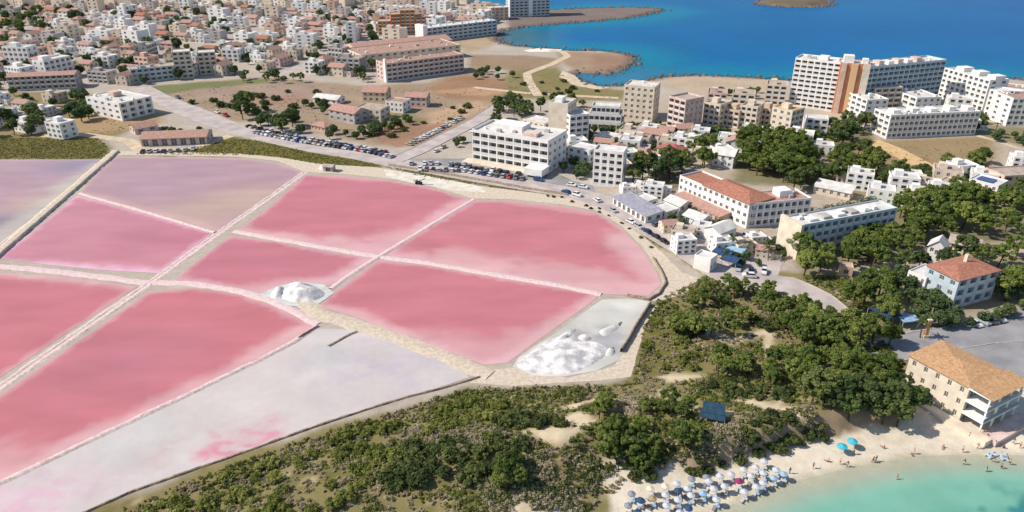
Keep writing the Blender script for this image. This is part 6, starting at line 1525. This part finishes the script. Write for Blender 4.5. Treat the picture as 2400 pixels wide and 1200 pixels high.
for p, q in (((2255, 1060), 'stand'), ((2290, 1052), 'walk'), ((2330, 1046), 'stand'), ((2352, 1050), 'sit'), ((2312, 1030), 'stand'), ((2375, 1040), 'walk'), ((2210, 1050), 'sit'), ((2390, 1050), 'stand'), ((2270, 1028), 'walk'), ((2340, 1030), 'sit'), ((2295, 1040), 'sit')): person(p, q, 'on the sand below the beach house')
for p, q in (((2258, 1090), 'stand'), ((2365, 1090), 'stand'), ((2100, 1126), 'stand'), ((2328, 1084), 'walk'), ((2345, 1100), 'stand'), ((2310, 1108), 'stand')): person(p, q, 'standing in the shallow water')
for p, q in (((1850, 1110), 'stand'), ((1700, 1160), 'walk'), ((1590, 1160), 'sit'), ((1640, 1165), 'stand'), ((1520, 1190), 'sit'), ((1480, 1130), 'stand'), ((1770, 1120), 'sit')): person(p, q, 'among the sunbeds')
# white pedal boats at the water's edge
def pedalo(px, rz, lab):
    g = G(*px); o = empty('pedal_boat', (g.x, g.y, SEA + .05), rz); tag(o, lab, 'boat', 'small white boats at the water')
    for s in (-.55, .55):
        m = MB(); pts = [(-1.5, .2), (1.2, .2), (1.7, .32), (1.7, .4), (-1.5, .42)]
        for i in range(5): a, b = pts[i], pts[(i + 1) % 5]; m.quad((a[0], s - .22, a[1] - .15), (b[0], s - .22, b[1] - .15), (b[0], s + .22, b[1] - .15), (a[0], s + .22, a[1] - .15))
        m.poly([(a, s - .22, z - .15) for a, z in pts]); m.poly([(a, s + .22, z - .15) for a, z in reversed(pts)]); m.build('float', M_cloth['white'], o)
    m = MB(); m.box(-1.2, -.6, .28, .9, .6, .36); m.build('deck', M_cloth['white'], o)
    for s in (-.3, .3):
        m = MB(); m.box(-.6, s - .22, .37, -.1, s + .22, .6); m.box(-.72, s - .22, .37, -.61, s + .22, 1.0); m.build('seat', M_bluel, o)
pedalo((2322, 1068), .4, 'small white pedal boat at the water edge, left one'); pedalo((2352, 1072), 1.2, 'small white pedal boat at the water edge, right one')
# ochre pillar sign near the grey road
g = G(2168, 792); o = empty('ochre_pillar', (g.x, g.y, 0)); tag(o, 'slim ochre pillar beside the grey road', 'pillar')
m = MB(); m.box(-.7, -.5, 0, .7, .5, 1.0); m.build('base', M_peach, o); m = MB(); m.box(-.45, -.3, 1.0, .45, .3, 5.6); m.build('shaft', M_ochre, o); m = MB(); m.box(-.6, -.4, 5.6, .6, .4, 6.0); m.build('cap', M_cream, o)

# ================================================================== labels: each one singled out by its order from the left
ORD = ['first', 'second', 'third', 'fourth', 'fifth', 'sixth', 'seventh', 'eighth', 'ninth', 'tenth', 'eleventh', 'twelfth', 'thirteenth', 'fourteenth', 'fifteenth', 'sixteenth', 'seventeenth', 'eighteenth', 'nineteenth', 'twentieth']
sets = {}
for o, look, place, cat, grp in REG: sets.setdefault((look, place, cat, grp), []).append(o)
for (look, place, cat, grp), os_ in sets.items():
    o_n = lambda i: ORD[i] if i < 20 else ('twenty', 'thirty', 'forty', 'fifty', 'sixty', 'seventy', 'eighty', 'ninety')[(i + 1) // 10 - 2] + (' ' + ORD[(i + 1) % 10 - 1] if (i + 1) % 10 else 'th')
    os_.sort(key=lambda o: project(*o.location)[0])
    n = len(os_)
    for i, o in enumerate(os_):
        if n == 1: lab = '%s %s' % (look, place)
        elif i == 0: lab = '%s %s, leftmost' % (look, place)
        elif i == n - 1: lab = '%s %s, rightmost' % (look, place)
        else: lab = '%s %s, %s from left' % (look, place, o_n(i))
        tag(o, lab, cat, grp)
